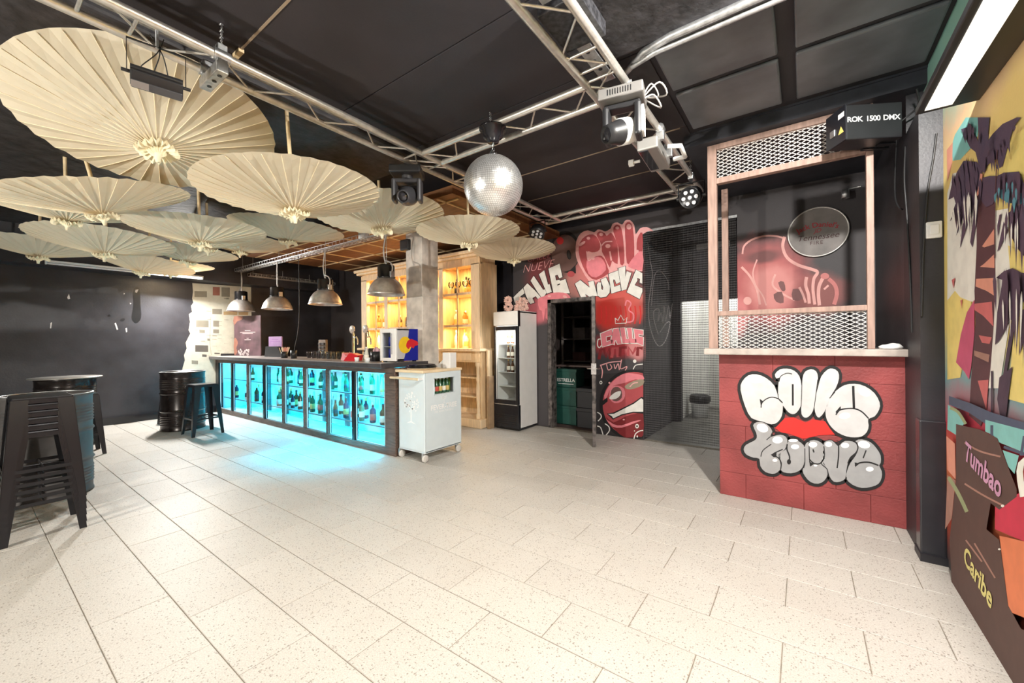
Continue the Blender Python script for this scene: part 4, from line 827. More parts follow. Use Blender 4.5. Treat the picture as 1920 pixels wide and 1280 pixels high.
# ================================================================== MIRROR BALL
mbx = thing('mirror_ball', 'silver mirror ball hanging from a black motor under the truss', 'mirror ball', (-1.90, 2.405, 2.545))
R = 0.222
MB().lathe([(R * 0.985 * math.cos(a), R * 0.985 * math.sin(a)) for a in [(-0.5 + i / 20) * PI for i in range(21)]], 36).obj('ball_core', M['ballcore'], mbx)
ft = MB(); k = 44
for i in range(k):
    a0 = (-0.5 + i / k) * PI; a1 = (-0.5 + (i + 0.9) / k) * PI; am = (a0 + a1) / 2; n = max(4, int(2 * k * math.cos(am)))
    for j in range(n):
        b0 = 2 * PI * j / n; b1 = 2 * PI * (j + 0.9) / n
        sp = lambda a, b: Vector((math.cos(a) * math.cos(b), math.cos(a) * math.sin(b), math.sin(a))) * R
        q = [sp(a0, b0), sp(a0, b1), sp(a1, b1), sp(a1, b0)]; c = sum(q, Vector()) / 4; nn = c.normalized()
        jit = Vector((random.uniform(-1, 1), random.uniform(-1, 1), random.uniform(-1, 1))) * 0.06; n2 = (nn + jit).normalized()
        q = [p - n2 * (p - c).dot(n2) + nn * 0.001 for p in q]; ft.add(q, [(0, 1, 2, 3)])
o = ft.obj('mirror_facets', M['mirror'], mbx, fixn=False); o['kind'] = 'stuff'
MB().lathe([(0.02, 0.215), (0.035, 0.225), (0.03, 0.25), (0.01, 0.255)], 12).tube([(0, 0, 0.25), (0.012, 0, 0.275), (0, 0, 0.30), (-0.012, 0, 0.275), (0, 0, 0.25)], 0.004, 6).tube([(0, 0.0, 0.295), (0, 0.012, 0.315), (0, 0, 0.335), (0, -0.012, 0.315), (0, 0, 0.295)], 0.004, 6).obj('hook', M['chrome'], mbx)
MB().lathe([(0.001, 0.33), (0.045, 0.33), (0.052, 0.36), (0.075, 0.37), (0.08, 0.415), (0.105, 0.425), (0.105, 0.435), (0.001, 0.438)], 24).obj('motor_housing', M['gloss'], mbx)

# ================================================================== UMBRELLAS
UR, UH, NR = 0.62, 0.16, 36
def umbrella(n, L):
    c = MB(); rings = 9; seg = NR * 2; vs_ = []; fs = []
    for i in range(rings + 1):
        t = 0.05 + 0.95 * i / rings; r_ = UR * t; z = UH * (t ** 1.15)
        for j in range(seg):
            a = 2 * PI * j / seg; w = (1 if j % 2 else -1) * (0.0012 + 0.0028 * t); nz = random.uniform(-1, 1) * 0.0020
            rr = r_ - (0.006 if (i == rings and j % 2) else 0)
            vs_.append((math.cos(a) * rr, math.sin(a) * rr, z + w + nz))
    for i in range(rings):
        for j in range(seg): fs.append((i * seg + j, i * seg + (j + 1) % seg, (i + 1) * seg + (j + 1) % seg, (i + 1) * seg + j))
    c.add(vs_, fs)
    cap = MB(); vs_ = []; m_ = 40
    for i, (r_, z) in enumerate(((0.018, -0.045), (0.05, -0.012), (0.088, -0.022), (0.105, -0.010))):
        for j in range(m_):
            a = 2 * PI * j / m_; vs_.append((math.cos(a) * r_, math.sin(a) * r_, z + (0.012 if j % 2 else -0.012) * r_ / 0.1 + 0.012 * math.sin(3 * a + n) * r_ / 0.1))
    cap.add(vs_, [(i * m_ + j, i * m_ + (j + 1) % m_, (i + 1) * m_ + (j + 1) % m_, (i + 1) * m_ + j) for i in range(3) for j in range(m_)])
    rb_ = MB()
    for k in range(NR):
        a = 2 * PI * (2 * k) / (2 * NR); ca, sa = math.cos(a), math.sin(a); pts = []
        for t in (0.08, 0.4, 0.7, 0.985): pts.append((ca * UR * t, sa * UR * t, UH * t ** 1.15 - 0.002 - 0.0035 * t))
        rb_.tube(pts, 0.0024, 4, cap=False)
    return c.mesh('canopy'), cap.mesh('cap_frill'), rb_.mesh('ribs')
UME = [umbrella(i, 0.6) for i in range(3)]
for trio in UME:
    trio[0].materials.append(M['paper']); trio[1].materials.append(mat('umbrella_frill', (0.86, 0.78, 0.56), 0.8, var=0.08)); trio[2].materials.append(mat('umbrella_rib', (0.84, 0.72, 0.50), 0.6))
tipm = MB().lathe([(0.001, -0.085), (0.012, -0.083), (0.017, -0.05), (0.026, -0.04), (0.026, -0.005), (0.02, 0.02), (0.001, 0.03)], 12).mesh('ferrule'); tipm.materials.append(mat('umbrella_ferrule', (0.88, 0.80, 0.58), 0.6))
def put_umbrella(i, x, y, z, tx, ty, label, top=3.18, s=1.0):
    t = thing('paper_umbrella', label, 'umbrella', (x, y, z), 0, 'paper umbrellas hung upside down from the ceiling')
    nrm = Vector((math.sin(tx), math.sin(ty), 1)).normalized()
    t.rotation_mode = 'QUATERNION'; q = nrm.to_track_quat('Z', 'Y') @ Matrix.Rotation(random.uniform(0, 6), 3, 'Z').to_quaternion(); t.rotation_quaternion = q
    a, b, c = UME[i % 3]
    link('canopy', a, t); link('cap_frill', b, t); link('ribs', c, t); link('ferrule', tipm, t)
    L = (top - z) / nrm.z / s; t.scale = (s, s, s)
    MB().tube([(0, 0, 0.02), (0, 0, L)], 0.014, 8).obj('handle', M['bamboo'], t)
    return t
UL = [(-3.52, 0.812, 2.675, -0.281, 0.067, 'large cream paper umbrella hanging beside the black strobe bar, strongly tilted'),
      (-3.075, 1.496, 2.342, -0.054, -0.042, 'cream paper umbrella hanging lowest, between the strobe and the moving head light'),
      (-4.678, 0.722, 2.434, 0.011, -0.19, 'crumpled pale paper umbrella behind the strongly tilted one'),
      (-5.254, 1.56, 2.498, 0.014, 0.003, 'smooth pale paper umbrella under the rough black ceiling slab'),
      (-5.031, 2.37, 2.59, 0.005, 0.067, 'cream paper umbrella above the end of the cable tray'),
      (-3.715, 2.737, 2.613, -0.064, 0.033, 'cream paper umbrella right behind the moving head light'),
      (-3.248, 3.633, 2.512, -0.068, 0.014, 'cream paper umbrella beside the mirror ball and concrete pillar'),
      (-3.457, 4.851, 2.554, -0.039, 0.028, 'cream paper umbrella in front of the graffiti wall'),
      (-6.331, 0.995, 2.382, -0.054, 0.069, 'cream paper umbrella hanging over the black drums'),
      (-5.60, 0.63, 2.525, 0.02, -0.02, 'cream paper umbrella tucked above the one over the drums'),
      (-7.974, 1.643, 2.43, -0.004, 0.088, 'cream paper umbrella near the lit tube lamp on the black wall'),
      (-6.095, 1.89, 2.56, 0.10, -0.05, 'pale paper umbrella with a ragged edge over the stool'),
      (-4.35, 2.09, 2.71, 0.02, 0.02, 'paper umbrella half hidden behind the lowest hanging one')]
for px, X_, txt in (((72, 482), -7.9, 'cream paper umbrella over the far drum, beside the unlit tube'), ((352, 492), -7.4, 'small looking cream umbrella between the tube lamp and the pendant lamps'), ((320, 513), -8.75, 'cream paper umbrella right under the lit tube lamp'), ((450, 473), -6.9, 'cream paper umbrella over the bar end by the newspaper wall')):
    p = onX(px[0], px[1], X_); UL.append((p.x, p.y, p.z, 0.0, 0.03, txt))
# settled hanging points (x, y, z of the tip, two tilts, size) so that no canopy cuts through another
HP = [(-3.552, 0.819, 2.688, -0.28, 0.044, 1.142), (-3.075, 1.496, 2.342, -0.054, -0.042, 1.0), (-4.332, 0.669, 2.354, 0.019, -0.219, 0.926), (-5.042, 1.497, 2.399, -0.001, -0.022, 0.96), (-5.428, 2.557, 2.683, 0.076, 0.032, 1.079), (-3.71, 2.734, 2.582, -0.081, -0.004, 1.104),
      (-2.993, 3.347, 2.438, -0.027, -0.007, 0.921), (-3.45, 4.842, 2.547, -0.042, 0.03, 0.998), (-6.771, 1.064, 2.441, -0.048, 0.045, 1.069), (-5.6, 0.63, 2.525, 0.02, -0.02, 1.0), (-8.183, 1.686, 2.454, -0.018, 0.162, 1.026), (-6.095, 1.89, 2.56, 0.1, -0.05, 1.0),
      (-4.35, 2.09, 2.71, 0.02, 0.02, 1.0), (-7.9, 0.639, 2.485, 0.0, 0.03, 1.0), (-7.37, 2.034, 2.571, 0.036, 0.051, 0.996), (-8.46, 2.105, 2.52, 0.03, 0.004, 0.95), (-6.9, 2.545, 2.739, 0.0, 0.03, 1.0)]
for i, (h, u) in enumerate(zip(HP, UL)): put_umbrella(i, *h[:5], u[5], top=2.965 if (h[1] > 3.15 and h[0] < -3.05) else (3.19 if h[0] > -3.0 else 3.13), s=h[5])
# ================================================================== BAR
bar = thing('bar_counter', 'long dark wood bar front with eight blue lit glass panels', 'bar', (-6.74, 3.07, 0))
def bx(name, x0, x1, y0, y1, z0, z1, m, b=0.004, parent=None): return MB().bbox(x0 + 6.74, x1 + 6.74, y0 - 3.07, y1 - 3.07, z0, z1, b).obj(name, m, parent or bar)
PX = [-9.40, -8.752, -8.052, -7.41, -6.732, -6.063, -5.43, -4.797, -4.132]
bx('bottom_rail', -9.55, -3.94, 3.07, 3.15, 0.0, 0.085, M['wornwood']); bx('top_rail', -9.55, -3.94, 3.07, 3.15, 0.985, 1.052, M['wornwood'])
bx('end_stile', -4.132, -3.94, 3.07, 3.17, 0.085, 0.985, M['wornwood']); bx('end_stile', -9.55, -9.40, 3.07, 3.15, 0.085, 0.985, M['blkmetal'])
bx('end_panel', -3.99, -3.94, 3.17, 3.66, 0.0, 1.052, M['wornwood']); bx('bar_floor', -9.55, -3.99, 3.15, 3.66, 0.02, 0.06, mat('white_bar_lining', (0.78, 0.78, 0.77), 0.4), 0.003)
bx('bar_back', -9.55, -3.99, 3.60, 3.66, 0.06, 1.05, MATS['white_bar_lining'], 0.003)
bx('inner_end', -9.545, -9.52, 3.15, 3.60, 0.06, 1.0, MATS['white_bar_lining'], 0.002)
for x in PX[1:-1]: bx('mullion', x - 0.03, x + 0.03, 3.065, 3.12, 0.085, 0.985, M['wornwood' if random.random() < 0.6 else 'blkmetal'], 0.003)
for a, b in zip(PX[:-1], PX[1:]):
    fr_ = MB(); a2, b2 = a + 0.032 + 6.74, b - 0.032 + 6.74
    fr_.box(a2, a2 + 0.008, 0.02, 0.03, 0.09, 0.98).box(b2 - 0.008, b2, 0.02, 0.03, 0.09, 0.98).box(a2, b2, 0.02, 0.03, 0.09, 0.098).box(a2, b2, 0.02, 0.03, 0.972, 0.98)
    fo = fr_.obj('pane_frame', mat('pale_bead', (0.70, 0.70, 0.70), 0.4), bar)
    MB().box(a2, b2, 0.024, 0.027, 0.09, 0.98).obj('glass_pane', M['clear'], fo)
for z in (0.29, 0.672):
    so = bx('shelf', -9.50, -4.0, 3.20, 3.58, z - 0.010, z, M['clear'], 0.001); bx('shelf_edge', -9.50, -4.0, 3.192, 3.20, z - 0.016, z, mat('grey_shelf_edge', (0.16, 0.16, 0.165), 0.35), 0.001)
for k, x in enumerate((-8.4, -7.7, -6.4, -5.75, -4.45)): bx('shelf_support', x - 0.03, x + 0.03, 3.55, 3.60, 0.06, 0.98, MATS['grey_shelf_edge'], 0.002)
led = mat('cyan_led_strip', (0.1, 0.7, 0.9), 0.4, emit=(0.0, 0.72, 1.0), estr=6.0)
MB().box(-2.76, 2.72, 0.09, 0.105, 0.962, 0.972).obj('led_strip', led, bar); MB().box(-2.76, 2.72, 0.46, 0.475, 0.062, 0.07).obj('led_strip', led, bar)
CY_ = (0.0, 0.62, 1.0)
for x in (-8.65, -6.8, -4.95):
    light('AREA', 'bar_led_down', (x, 3.20, 0.965), 20, CY_, (x, 3.42, 0), 1.7, 0.05, spread=130); light('AREA', 'bar_led_up', (x, 3.48, 0.075), 15, CY_, (x, 3.48, 1), 1.6, 0.05, spread=66)
for x, e in ((-8.3, 2), (-6.6, 5), (-4.9, 48)): light('AREA', 'bar_led_out', (x, 3.40, 0.955), e, CY_, (x, 2.80, 0.0), 1.0, 0.04, spread=62)
tag(MB().bbox(-9.54, -4.05, 2.955, 3.70, 1.052, 1.112, 0.006, 0).obj('worktop', [M['slab']], None), 'long grey bar worktop with a dark front edge', 'worktop')
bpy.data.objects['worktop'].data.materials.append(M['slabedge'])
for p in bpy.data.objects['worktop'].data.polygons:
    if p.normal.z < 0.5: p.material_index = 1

# ================================================================== BOTTLES
def gmat(n, c, r_=0.12): return mat(n, c, r_, 0.0, spec=0.6)
BODY = [gmat('green_bottle_glass', (0.03, 0.10, 0.05)), gmat('brown_bottle_glass', (0.09, 0.035, 0.012)), gmat('clear_spirit_glass', (0.62, 0.60, 0.52), 0.08), gmat('amber_spirit', (0.42, 0.18, 0.04)), gmat('blue_black_glass', (0.02, 0.025, 0.05))]
LAB = [flat('cream_label', (0.80, 0.76, 0.66)), flat('red_label', (0.55, 0.08, 0.06)), flat('dark_label', (0.05, 0.05, 0.06)), flat('gold_label', (0.62, 0.46, 0.16))]
CAPM = [flat('gold_cap', (0.60, 0.42, 0.12), 0.3), flat('black_cap', (0.02, 0.02, 0.02), 0.4), flat('white_cap', (0.8, 0.8, 0.78), 0.4)]
def bottle_mesh(kind, body, lab, cap):
    mb = MB()
    if kind == 'beer': pr = [(0.001, 0), (0.029, 0), (0.031, 0.01), (0.031, 0.045), (0.0315, 0.046), (0.0315, 0.10), (0.031, 0.101), (0.031, 0.135), (0.016, 0.18), (0.0125, 0.225), (0.014, 0.226), (0.014, 0.24), (0.001, 0.241)]; mi = [0, 0, 0, 0, 1, 0, 0, 0, 0, 2, 2, 2]
    elif kind == 'wine': pr = [(0.001, 0), (0.035, 0), (0.037, 0.01), (0.037, 0.05), (0.0375, 0.051), (0.0375, 0.13), (0.037, 0.131), (0.037, 0.18), (0.016, 0.22), (0.014, 0.25), (0.0155, 0.251), (0.0155, 0.295), (0.001, 0.296)]; mi = [0, 0, 0, 0, 1, 0, 0, 0, 0, 2, 2, 2]
    elif kind == 'spirit': pr = [(0.001, 0), (0.040, 0), (0.043, 0.01), (0.043, 0.035), (0.0435, 0.036), (0.0435, 0.12), (0.043, 0.121), (0.042, 0.17), (0.018, 0.20), (0.0145, 0.235), (0.017, 0.236), (0.017, 0.275), (0.001, 0.276)]; mi = [0, 0, 0, 0, 1, 0, 0, 0, 0, 2, 2, 2]
    else: pr = [(0.001, 0), (0.027, 0), (0.028, 0.008), (0.028, 0.03), (0.0285, 0.031), (0.0285, 0.09), (0.028, 0.091), (0.022, 0.125), (0.012, 0.15), (0.012, 0.175), (0.0145, 0.176), (0.0145, 0.19), (0.001, 0.191)]; mi = [0, 0, 0, 0, 1, 0, 0, 0, 0, 2, 2, 2]
    mb.lathe(pr, 12, mis=mi); me = mb.mesh('bottle')
    for m in (BODY[body], LAB[lab], CAPM[cap]): me.materials.append(m)
    return me
BM = {}
def bottle(kind, body, lab, cap, loc, label, group, name='bottle', s=1.0):
    k = (kind, body, lab, cap)
    if k not in BM: BM[k] = bottle_mesh(*k)
    o = link(name, BM[k], None, loc); o.rotation_euler = (0, 0, random.uniform(0, 6)); o.scale = (s, s, s); return tag(o, label, 'bottle', group)
random.seed(11)
up_n = [0, 1, 2, 4, 4, 4, 3, 5]; lo_n = [1, 3, 2, 5, 5, 5, 5, 5]
cols = {0: 'green', 1: 'brown', 2: 'clear', 3: 'amber', 4: 'dark blue'}; labc = {0: 'cream', 1: 'red', 2: 'black', 3: 'gold'}
for i in range(8):
    a, b = PX[i] + 0.07, PX[i + 1] - 0.07
    for z, nn, sh, kinds in ((0.672, up_n[i], 'upper', ('beer', 'wine', 'beer')), (0.29, lo_n[i], 'lower', ('wine', 'beer', 'spirit', 'wine'))):
        for j in range(nn):
            x = a + (b - a) * (j + 0.5 + random.uniform(-0.2, 0.2)) / nn; y = (3.27, 3.40)[j % 2] + random.uniform(-0.015, 0.015)
            kd = random.choice(kinds); bd = random.choice((0, 1, 1, 4, 2, 0)); lb = random.choice((0, 0, 1, 2, 3)); cp = random.choice((0, 1, 2))
            bottle(kd, bd, lb, cp, (x, y, z), '%s glass %s bottle with %s label on the %s bar front shelf' % (cols[bd], kd if kd != 'spirit' else 'liquor', labc[lb], sh), '%s %s bottles with %s labels, %s bar front shelf' % (cols[bd], kd, labc[lb], sh))

# ================================================================== BACK BAR CABINET
cb = thing('back_bar_cabinet', 'tall pale pine back bar cabinet with amber lit shelves', 'cabinet', (-5.67, 4.83, 0))
def cbx(name, x0, x1, y0, y1, z0, z1, m=M['pine'], b=0.004, parent=None): return MB().bbox(x0 + 5.67, x1 + 5.67, y0 - 4.83, y1 - 4.83, z0, z1, b).obj(name, m, parent or cb)
posts = [-7.15, -6.45, -5.72, -4.97, -4.20]
cbx('back_panel', -7.24, -4.10, 5.22, 5.26, 0.0, 2.62, M['pineback']); cbx('side_panel', -7.24, -7.20, 4.86, 5.22, 0, 2.62); cbx('side_panel', -4.14, -4.10, 4.86, 5.22, 0, 2.62)
for i, x in enumerate(posts):
    w = 0.09 if i in (0, 4) else 0.05
    cbx('stile', x - w, x + w, 4.83, 4.90, 1.25, 2.60, M['pineedge'])
    if 0 < i < 4: cbx('partition', x - 0.012, x + 0.012, 4.90, 5.22, 1.25, 2.6)
for z in (1.60, 2.12): cbx('shelf', -7.2, -4.14, 4.86, 5.22, z, z + 0.028, M['pineedge'])
cbx('waist_board', -7.30, -4.05, 4.76, 5.24, 1.205, 1.25, M['pineedge'], 0.01); cbx('drawer_rail', -7.22, -4.12, 4.83, 4.88, 1.03, 1.205)
for x in (-6.8, -6.08, -5.34, -4.58): cbx('drawer_front', x - 0.28, x + 0.28, 4.822, 4.84, 1.06, 1.18, M['pineedge'])
cbx('top_rail', -7.24, -4.10, 4.83, 4.90, 2.58, 2.68); cbx('frieze', -7.22, -4.12, 4.84, 5.24, 2.62, 2.72); cbx('cornice', -7.30, -4.04, 4.76, 5.26, 2.70, 2.745, M['pineedge'], 0.012); cbx('cornice_cap', -7.34, -4.0, 4.72, 5.28, 2.745, 2.80, M['pineedge'], 0.015)
for a, b in zip(posts[:-1], posts[1:]):
    wa = 0.09 if a == posts[0] else 0.05; wb_ = 0.09 if b == posts[-1] else 0.05; x0, x1 = a + wa, b - wb_; mid = (x0 + x1) / 2
    dm = MB()
    for z0, z1 in ((1.63, 2.12), (2.15, 2.58)):
        pass
    dr = cbx('glazing_bar', mid - 0.012, mid + 0.012, 4.845, 4.865, 1.25, 2.58, M['pine'], 0.002)
    for z in (1.62, 2.14): cbx('glazing_rail', x0, x1, 4.845, 4.87, z - 0.02, z + 0.02, M['pineedge'], 0.002)
    for z in (1.585, 2.105, 2.57):
        light('AREA', 'shelf_light', (mid + 0.0, 4.95, z), 5.5, (1.0, 0.66, 0.26), (mid, 5.06, z - 1), 0.5, 0.08)
# lower open base with turned columns
cbx('plinth', -7.26, -4.06, 4.78, 5.24, 0.0, 0.14, M['pineedge'], 0.015)
for z in (0.45, 0.76): cbx('base_shelf', -7.18, -4.14, 4.92, 5.22, z, z + 0.025)
for x in (-7.12, -5.72, -4.97, -4.19):
    pr = [(0.045, 0.14), (0.05, 0.20), (0.03, 0.23), (0.042, 0.27), (0.028, 0.32), (0.036, 0.45), (0.038, 0.62), (0.028, 0.72), (0.042, 0.76), (0.03, 0.80), (0.034, 0.95), (0.05, 0.98), (0.05, 1.03)]
    MB().lathe(pr, 16, c=(x + 5.67, 0.05, 0)).obj('turned_column', M['pineedge'], cb)
tag(MB().bbox(-4.04, -4.00, 4.90, 5.0, 0, 1.22, 0.004).obj('timber_batten', M['pineedge'], None), 'upright pale pine batten between cabinet and fridge', 'timber')
tag(MB().bbox(-3.995, -3.955, 4.86, 4.98, 0, 0.82, 0.004).obj('cardboard_strip', mat('brown_card', (0.36, 0.24, 0.14), 0.8, var=0.15), None), 'tall folded brown card leaning beside the drinks fridge', 'cardboard')
random.seed(5)
for bi, (x0, x1) in enumerate(((-7.03, -6.53), (-6.37, -5.80), (-5.64, -5.06), (-4.88, -4.33))):
    if bi == 2: continue
    for z, nm, nn in ((1.25, 'bottom', 5), (1.628, 'middle', 5), (2.148, 'top', 4)):
        if bi == 0 and z > 2: nn = 2
        for j in range(nn):
            x = x0 + (x1 - x0) * (j + 0.5) / nn + random.uniform(-0.004, 0.004); bd = random.choice((2, 3, 2, 1, 3)); lb = random.choice((0, 3, 2, 0)); kd = random.choice(('spirit', 'wine', 'spirit'))
            bottle(kd, bd, lb, random.choice((0, 1, 2)), (x, (5.055, 5.145)[j % 2], z), '%s %s bottle with %s label on the %s shelf of the pine cabinet' % (cols[bd], 'liquor' if kd == 'spirit' else kd, labc[lb], nm), '%s %s bottles with %s labels, %s shelf of pine cabinet' % (cols[bd], kd, labc[lb], nm), s=random.uniform(0.9, 1.12))
# balloon glasses on the top right shelf
gb = MB().lathe([(0.001, 0), (0.035, 0.001), (0.036, 0.004), (0.005, 0.010), (0.004, 0.10), (0.03, 0.12), (0.052, 0.155), (0.05, 0.195), (0.042, 0.215), (0.040, 0.215), (0.048, 0.19), (0.05, 0.155), (0.02, 0.118), (0.001, 0.112)], 16).mesh('stem_glass'); gb.materials.append(M['glassware'])
for j, x in enumerate((-4.82, -4.66, -4.5, -4.36)):
    tag(link('stem_glass', gb, None, (x, 4.93, 2.148)), 'balloon stem glass on the top shelf of the pine cabinet', 'glass', 'balloon glasses on the top cabinet shelf')

# ================================================================== FRIDGE
fg = thing('drinks_fridge', 'tall white drinks fridge with a black framed glass door', 'fridge', (-3.715, 5.27, 0))
def fb(name, x0, x1, y0, y1, z0, z1, m, b=0.005, parent=None): return MB().bbox(x0 + 3.715, x1 + 3.715, y0 - 5.27, y1 - 5.27, z0, z1, b).obj(name, m, parent or fg)
fb('side_panel', -3.945, -3.915, 5.01, 5.50, 0.04, 1.82, M['fridgewhite']); fb('side_panel', -3.515, -3.482, 5.01, 5.50, 0.04, 1.82, M['fridgewhite'])
fb('back_panel', -3.93, -3.50, 5.47, 5.50, 0.04, 1.82, M['fridgewhite']); fb('top_panel', -3.945, -3.482, 5.01, 5.50, 1.79, 1.825, M['fridgewhite'])
fb('inner_floor', -3.92, -3.51, 5.02, 5.47, 0.40, 0.43, M['fridgewhite']); fb('header_panel', -3.95, -3.478, 4.965, 5.02, 1.60, 1.82, M['fridgewhite'], 0.015)
for x in (-3.91, -3.52):
    for z in (1.645, 1.775): MB().lathe([(0.001, -0.004), (0.013, -0.004), (0.013, 0.002)], 10, mtx=Matrix.Translation((x + 3.715, -0.304, z)) @ Matrix.Rotation(PI / 2, 4, 'X'), smooth=False).obj('header_bolt', M['plastic'], fg)
fb('header_side', -3.484, -3.476, 4.97, 5.03, 1.585, 1.825, M['plastic'], 0.002)
dr = fb('door_frame', -3.945, -3.905, 4.97, 5.01, 0.40, 1.59, M['gloss']); fb('door_stile', -3.53, -3.482, 4.97, 5.01, 0.40, 1.59, M['gloss']); fb('door_rail', -3.905, -3.53, 4.97, 5.01, 1.53, 1.59, M['gloss']); fb('door_rail', -3.905, -3.53, 4.97, 5.01, 0.40, 0.46, M['gloss'])
fb('door_glass', -3.905, -3.53, 4.985, 4.992, 0.46, 1.53, M['clear'], 0.001); fb('inner_bead', -3.91, -3.895, 4.975, 4.985, 0.46, 1.53, M['fridgewhite'], 0.002)
fb('grille_panel', -3.95, -3.478, 4.97, 5.03, 0.03, 0.395, M['gloss'], 0.01)
for k in range(6): fb('grille_slat', -3.90, -3.53, 4.962, 4.972, 0.08 + 0.03 * k, 0.092 + 0.03 * k, M['plastic'], 0.002)
fb('grille_trim', -3.93, -3.50, 4.96, 4.972, 0.385, 0.398, M['galv'], 0.002); fb('foot_rail', -3.93, -3.50, 5.0, 5.49, 0.0, 0.042, M['plastic'])
for z in (0.66, 0.88, 1.10, 1.32): fb('wire_shelf', -3.912, -3.517, 5.05, 5.44, z - 0.006, z, M['white'], 0.002)
light('AREA', 'fridge_light', (-3.715, 5.08, 1.515), 11.0, (1, 0.98, 0.95), (-3.715, 5.28, 0.2), 0.34, 0.05)
for z, nm in ((0.88, 'lower'), (1.10, 'middle'), (1.32, 'upper')):
    for x in (-3.77, -3.69, -3.60): bottle('small', 1, 0, 0, (x, 5.12, z), 'small brown bottle with cream label on the %s fridge shelf' % nm, 'small bottles on the %s fridge shelf' % nm, s=1.02)
# flower covered letters on top of the fridge
fl_m = mat('pink_paper_flower', (0.80, 0.55, 0.48), 0.9, var=0.2, scale=30, bump=0.6, bscale=90)
def flowers(pts, loc, label):
    mb = MB()
    for (x, z) in pts:
        r_ = random.uniform(0.026, 0.034); c = (x + random.uniform(-.006, .006), random.uniform(-0.02, 0.01), z)
        mb.lathe([(0.001, -r_), (r_ * .7, -r_ * .7), (r_, 0), (r_ * .7, r_ * .7), (0.001, r_)], 7, c=c, smooth=False)
        for k in range(5):
            a = k * 1.257; mb.lathe([(0.001, -0.012), (0.014, 0), (0.001, 0.012)], 5, c=(c[0] + math.cos(a) * r_ * .8, c[1] - r_ * .6, c[2] + math.sin(a) * r_ * .8), smooth=False)
    tag(mb.obj('flower_numeral', fl_m, None, loc), label, 'ornament')
circ = lambda cx, cz, r_, n: [(cx + r_ * math.cos(2 * PI * i / n), cz + r_ * math.sin(2 * PI * i / n)) for i in range(n)]
flowers(circ(0, 0.085, 0.048, 8) + circ(0, 0.185, 0.044, 8), (-3.83, 5.22, 1.828), 'figure eight made of pink paper flowers on the fridge')
flowers([(-0.10 + 0.045 * i, 0.035 + 0.012 * (i % 2)) for i in range(6)] + [(-0.09 + 0.05 * i, 0.085 + 0.02 * (i % 2)) for i in range(5)] + [(-0.06 + 0.06 * i, 0.15) for i in range(4)] + [(0.0, 0.2), (0.08, 0.19)], (-3.62, 5.25, 1.828), 'bushy letter made of pink paper flowers on the fridge')

# ================================================================== CART
ct = thing('drinks_cart', 'white wheeled drinks cart with a birch top and bottle window', 'cart', (-3.69, 3.40, 0))
def tb(name, x0, x1, y0, y1, z0, z1, m=M['cartwhite'], b=0.006, parent=None): return MB().bbox(x0 + 3.69, x1 + 3.69, y0 - 3.40, y1 - 3.40, z0, z1, b).obj(name, m, parent or ct)
X0, X1, Y0, Y1 = -3.915, -3.462, 3.10, 3.70
# side with window (faces +X): built as four pieces round the opening
wy0, wy1, wz0, wz1 = 3.245, 3.585, 0.745, 0.945
tb('front_panel', X0, X1, Y0, Y0 + 0.018, 0.11, 1.01); tb('rear_panel', X0, X1, Y1 - 0.018, Y1, 0.11, 1.01); tb('inner_side', X0, X0 + 0.018, Y0, Y1, 0.11, 1.01); tb('cart_floor', X0, X1, Y0, Y1, 0.10, 0.125)
sw = MB()
for a in ((Y0 + 0.018, Y1 - 0.018, 0.11, wz0), (Y0 + 0.018, Y1 - 0.018, wz1, 1.01), (Y0 + 0.018, wy0, wz0, wz1), (wy1, Y1 - 0.018, wz0, wz1)): sw.box(X1 - 0.018 + 3.69, X1 + 3.69, a[0] - 3.40, a[1] - 3.40, a[2], a[3])
sw.obj('window_side', M['cartwhite'], ct)
wf = MB(); yy0, yy1 = wy0 - 3.40, wy1 - 3.40; xx = X1 + 3.69
wf.box(xx - 0.02, xx + 0.003, yy0, yy0 + 0.008, wz0, wz1).box(xx - 0.02, xx + 0.003, yy1 - 0.008, yy1, wz0, wz1).box(xx - 0.02, xx + 0.003, yy0, yy1, wz0, wz0 + 0.008).box(xx - 0.02, xx + 0.003, yy0, yy1, wz1 - 0.008, wz1)
wf.obj('window_frame', M['cartwhite'], ct)
tb('window_backing', X1 - 0.13, X1 - 0.12, wy0 - 0.05, wy1 + 0.05, 0.60, 1.0, mat('leaf_green_print', (0.10, 0.22, 0.04), 0.6, var=0.5, scale=25)); tb('bottle_shelf', X1 - 0.12, X1 - 0.018, wy0 - 0.04, wy1 + 0.04, 0.735, 0.752)
tb('cart_top', X0 - 0.022, X1 + 0.01, Y0 - 0.03, Y1 + 0.01, 1.01, 1.04, M['birch'])
MB().tube([(X0 + 3.62, Y0 - 3.46, 0.945), (X1 + 3.66, Y0 - 3.46, 0.945)], 0.014, 10).obj('push_handle', M['birch'], ct)
for x in (X0 + 3.69 + 0.0, X1 + 3.69 - 0.05): MB().bbox(x, x + 0.03, -0.365, -0.295, 0.932, 0.958, 0.004).obj('handle_bracket', M['white'], ct)
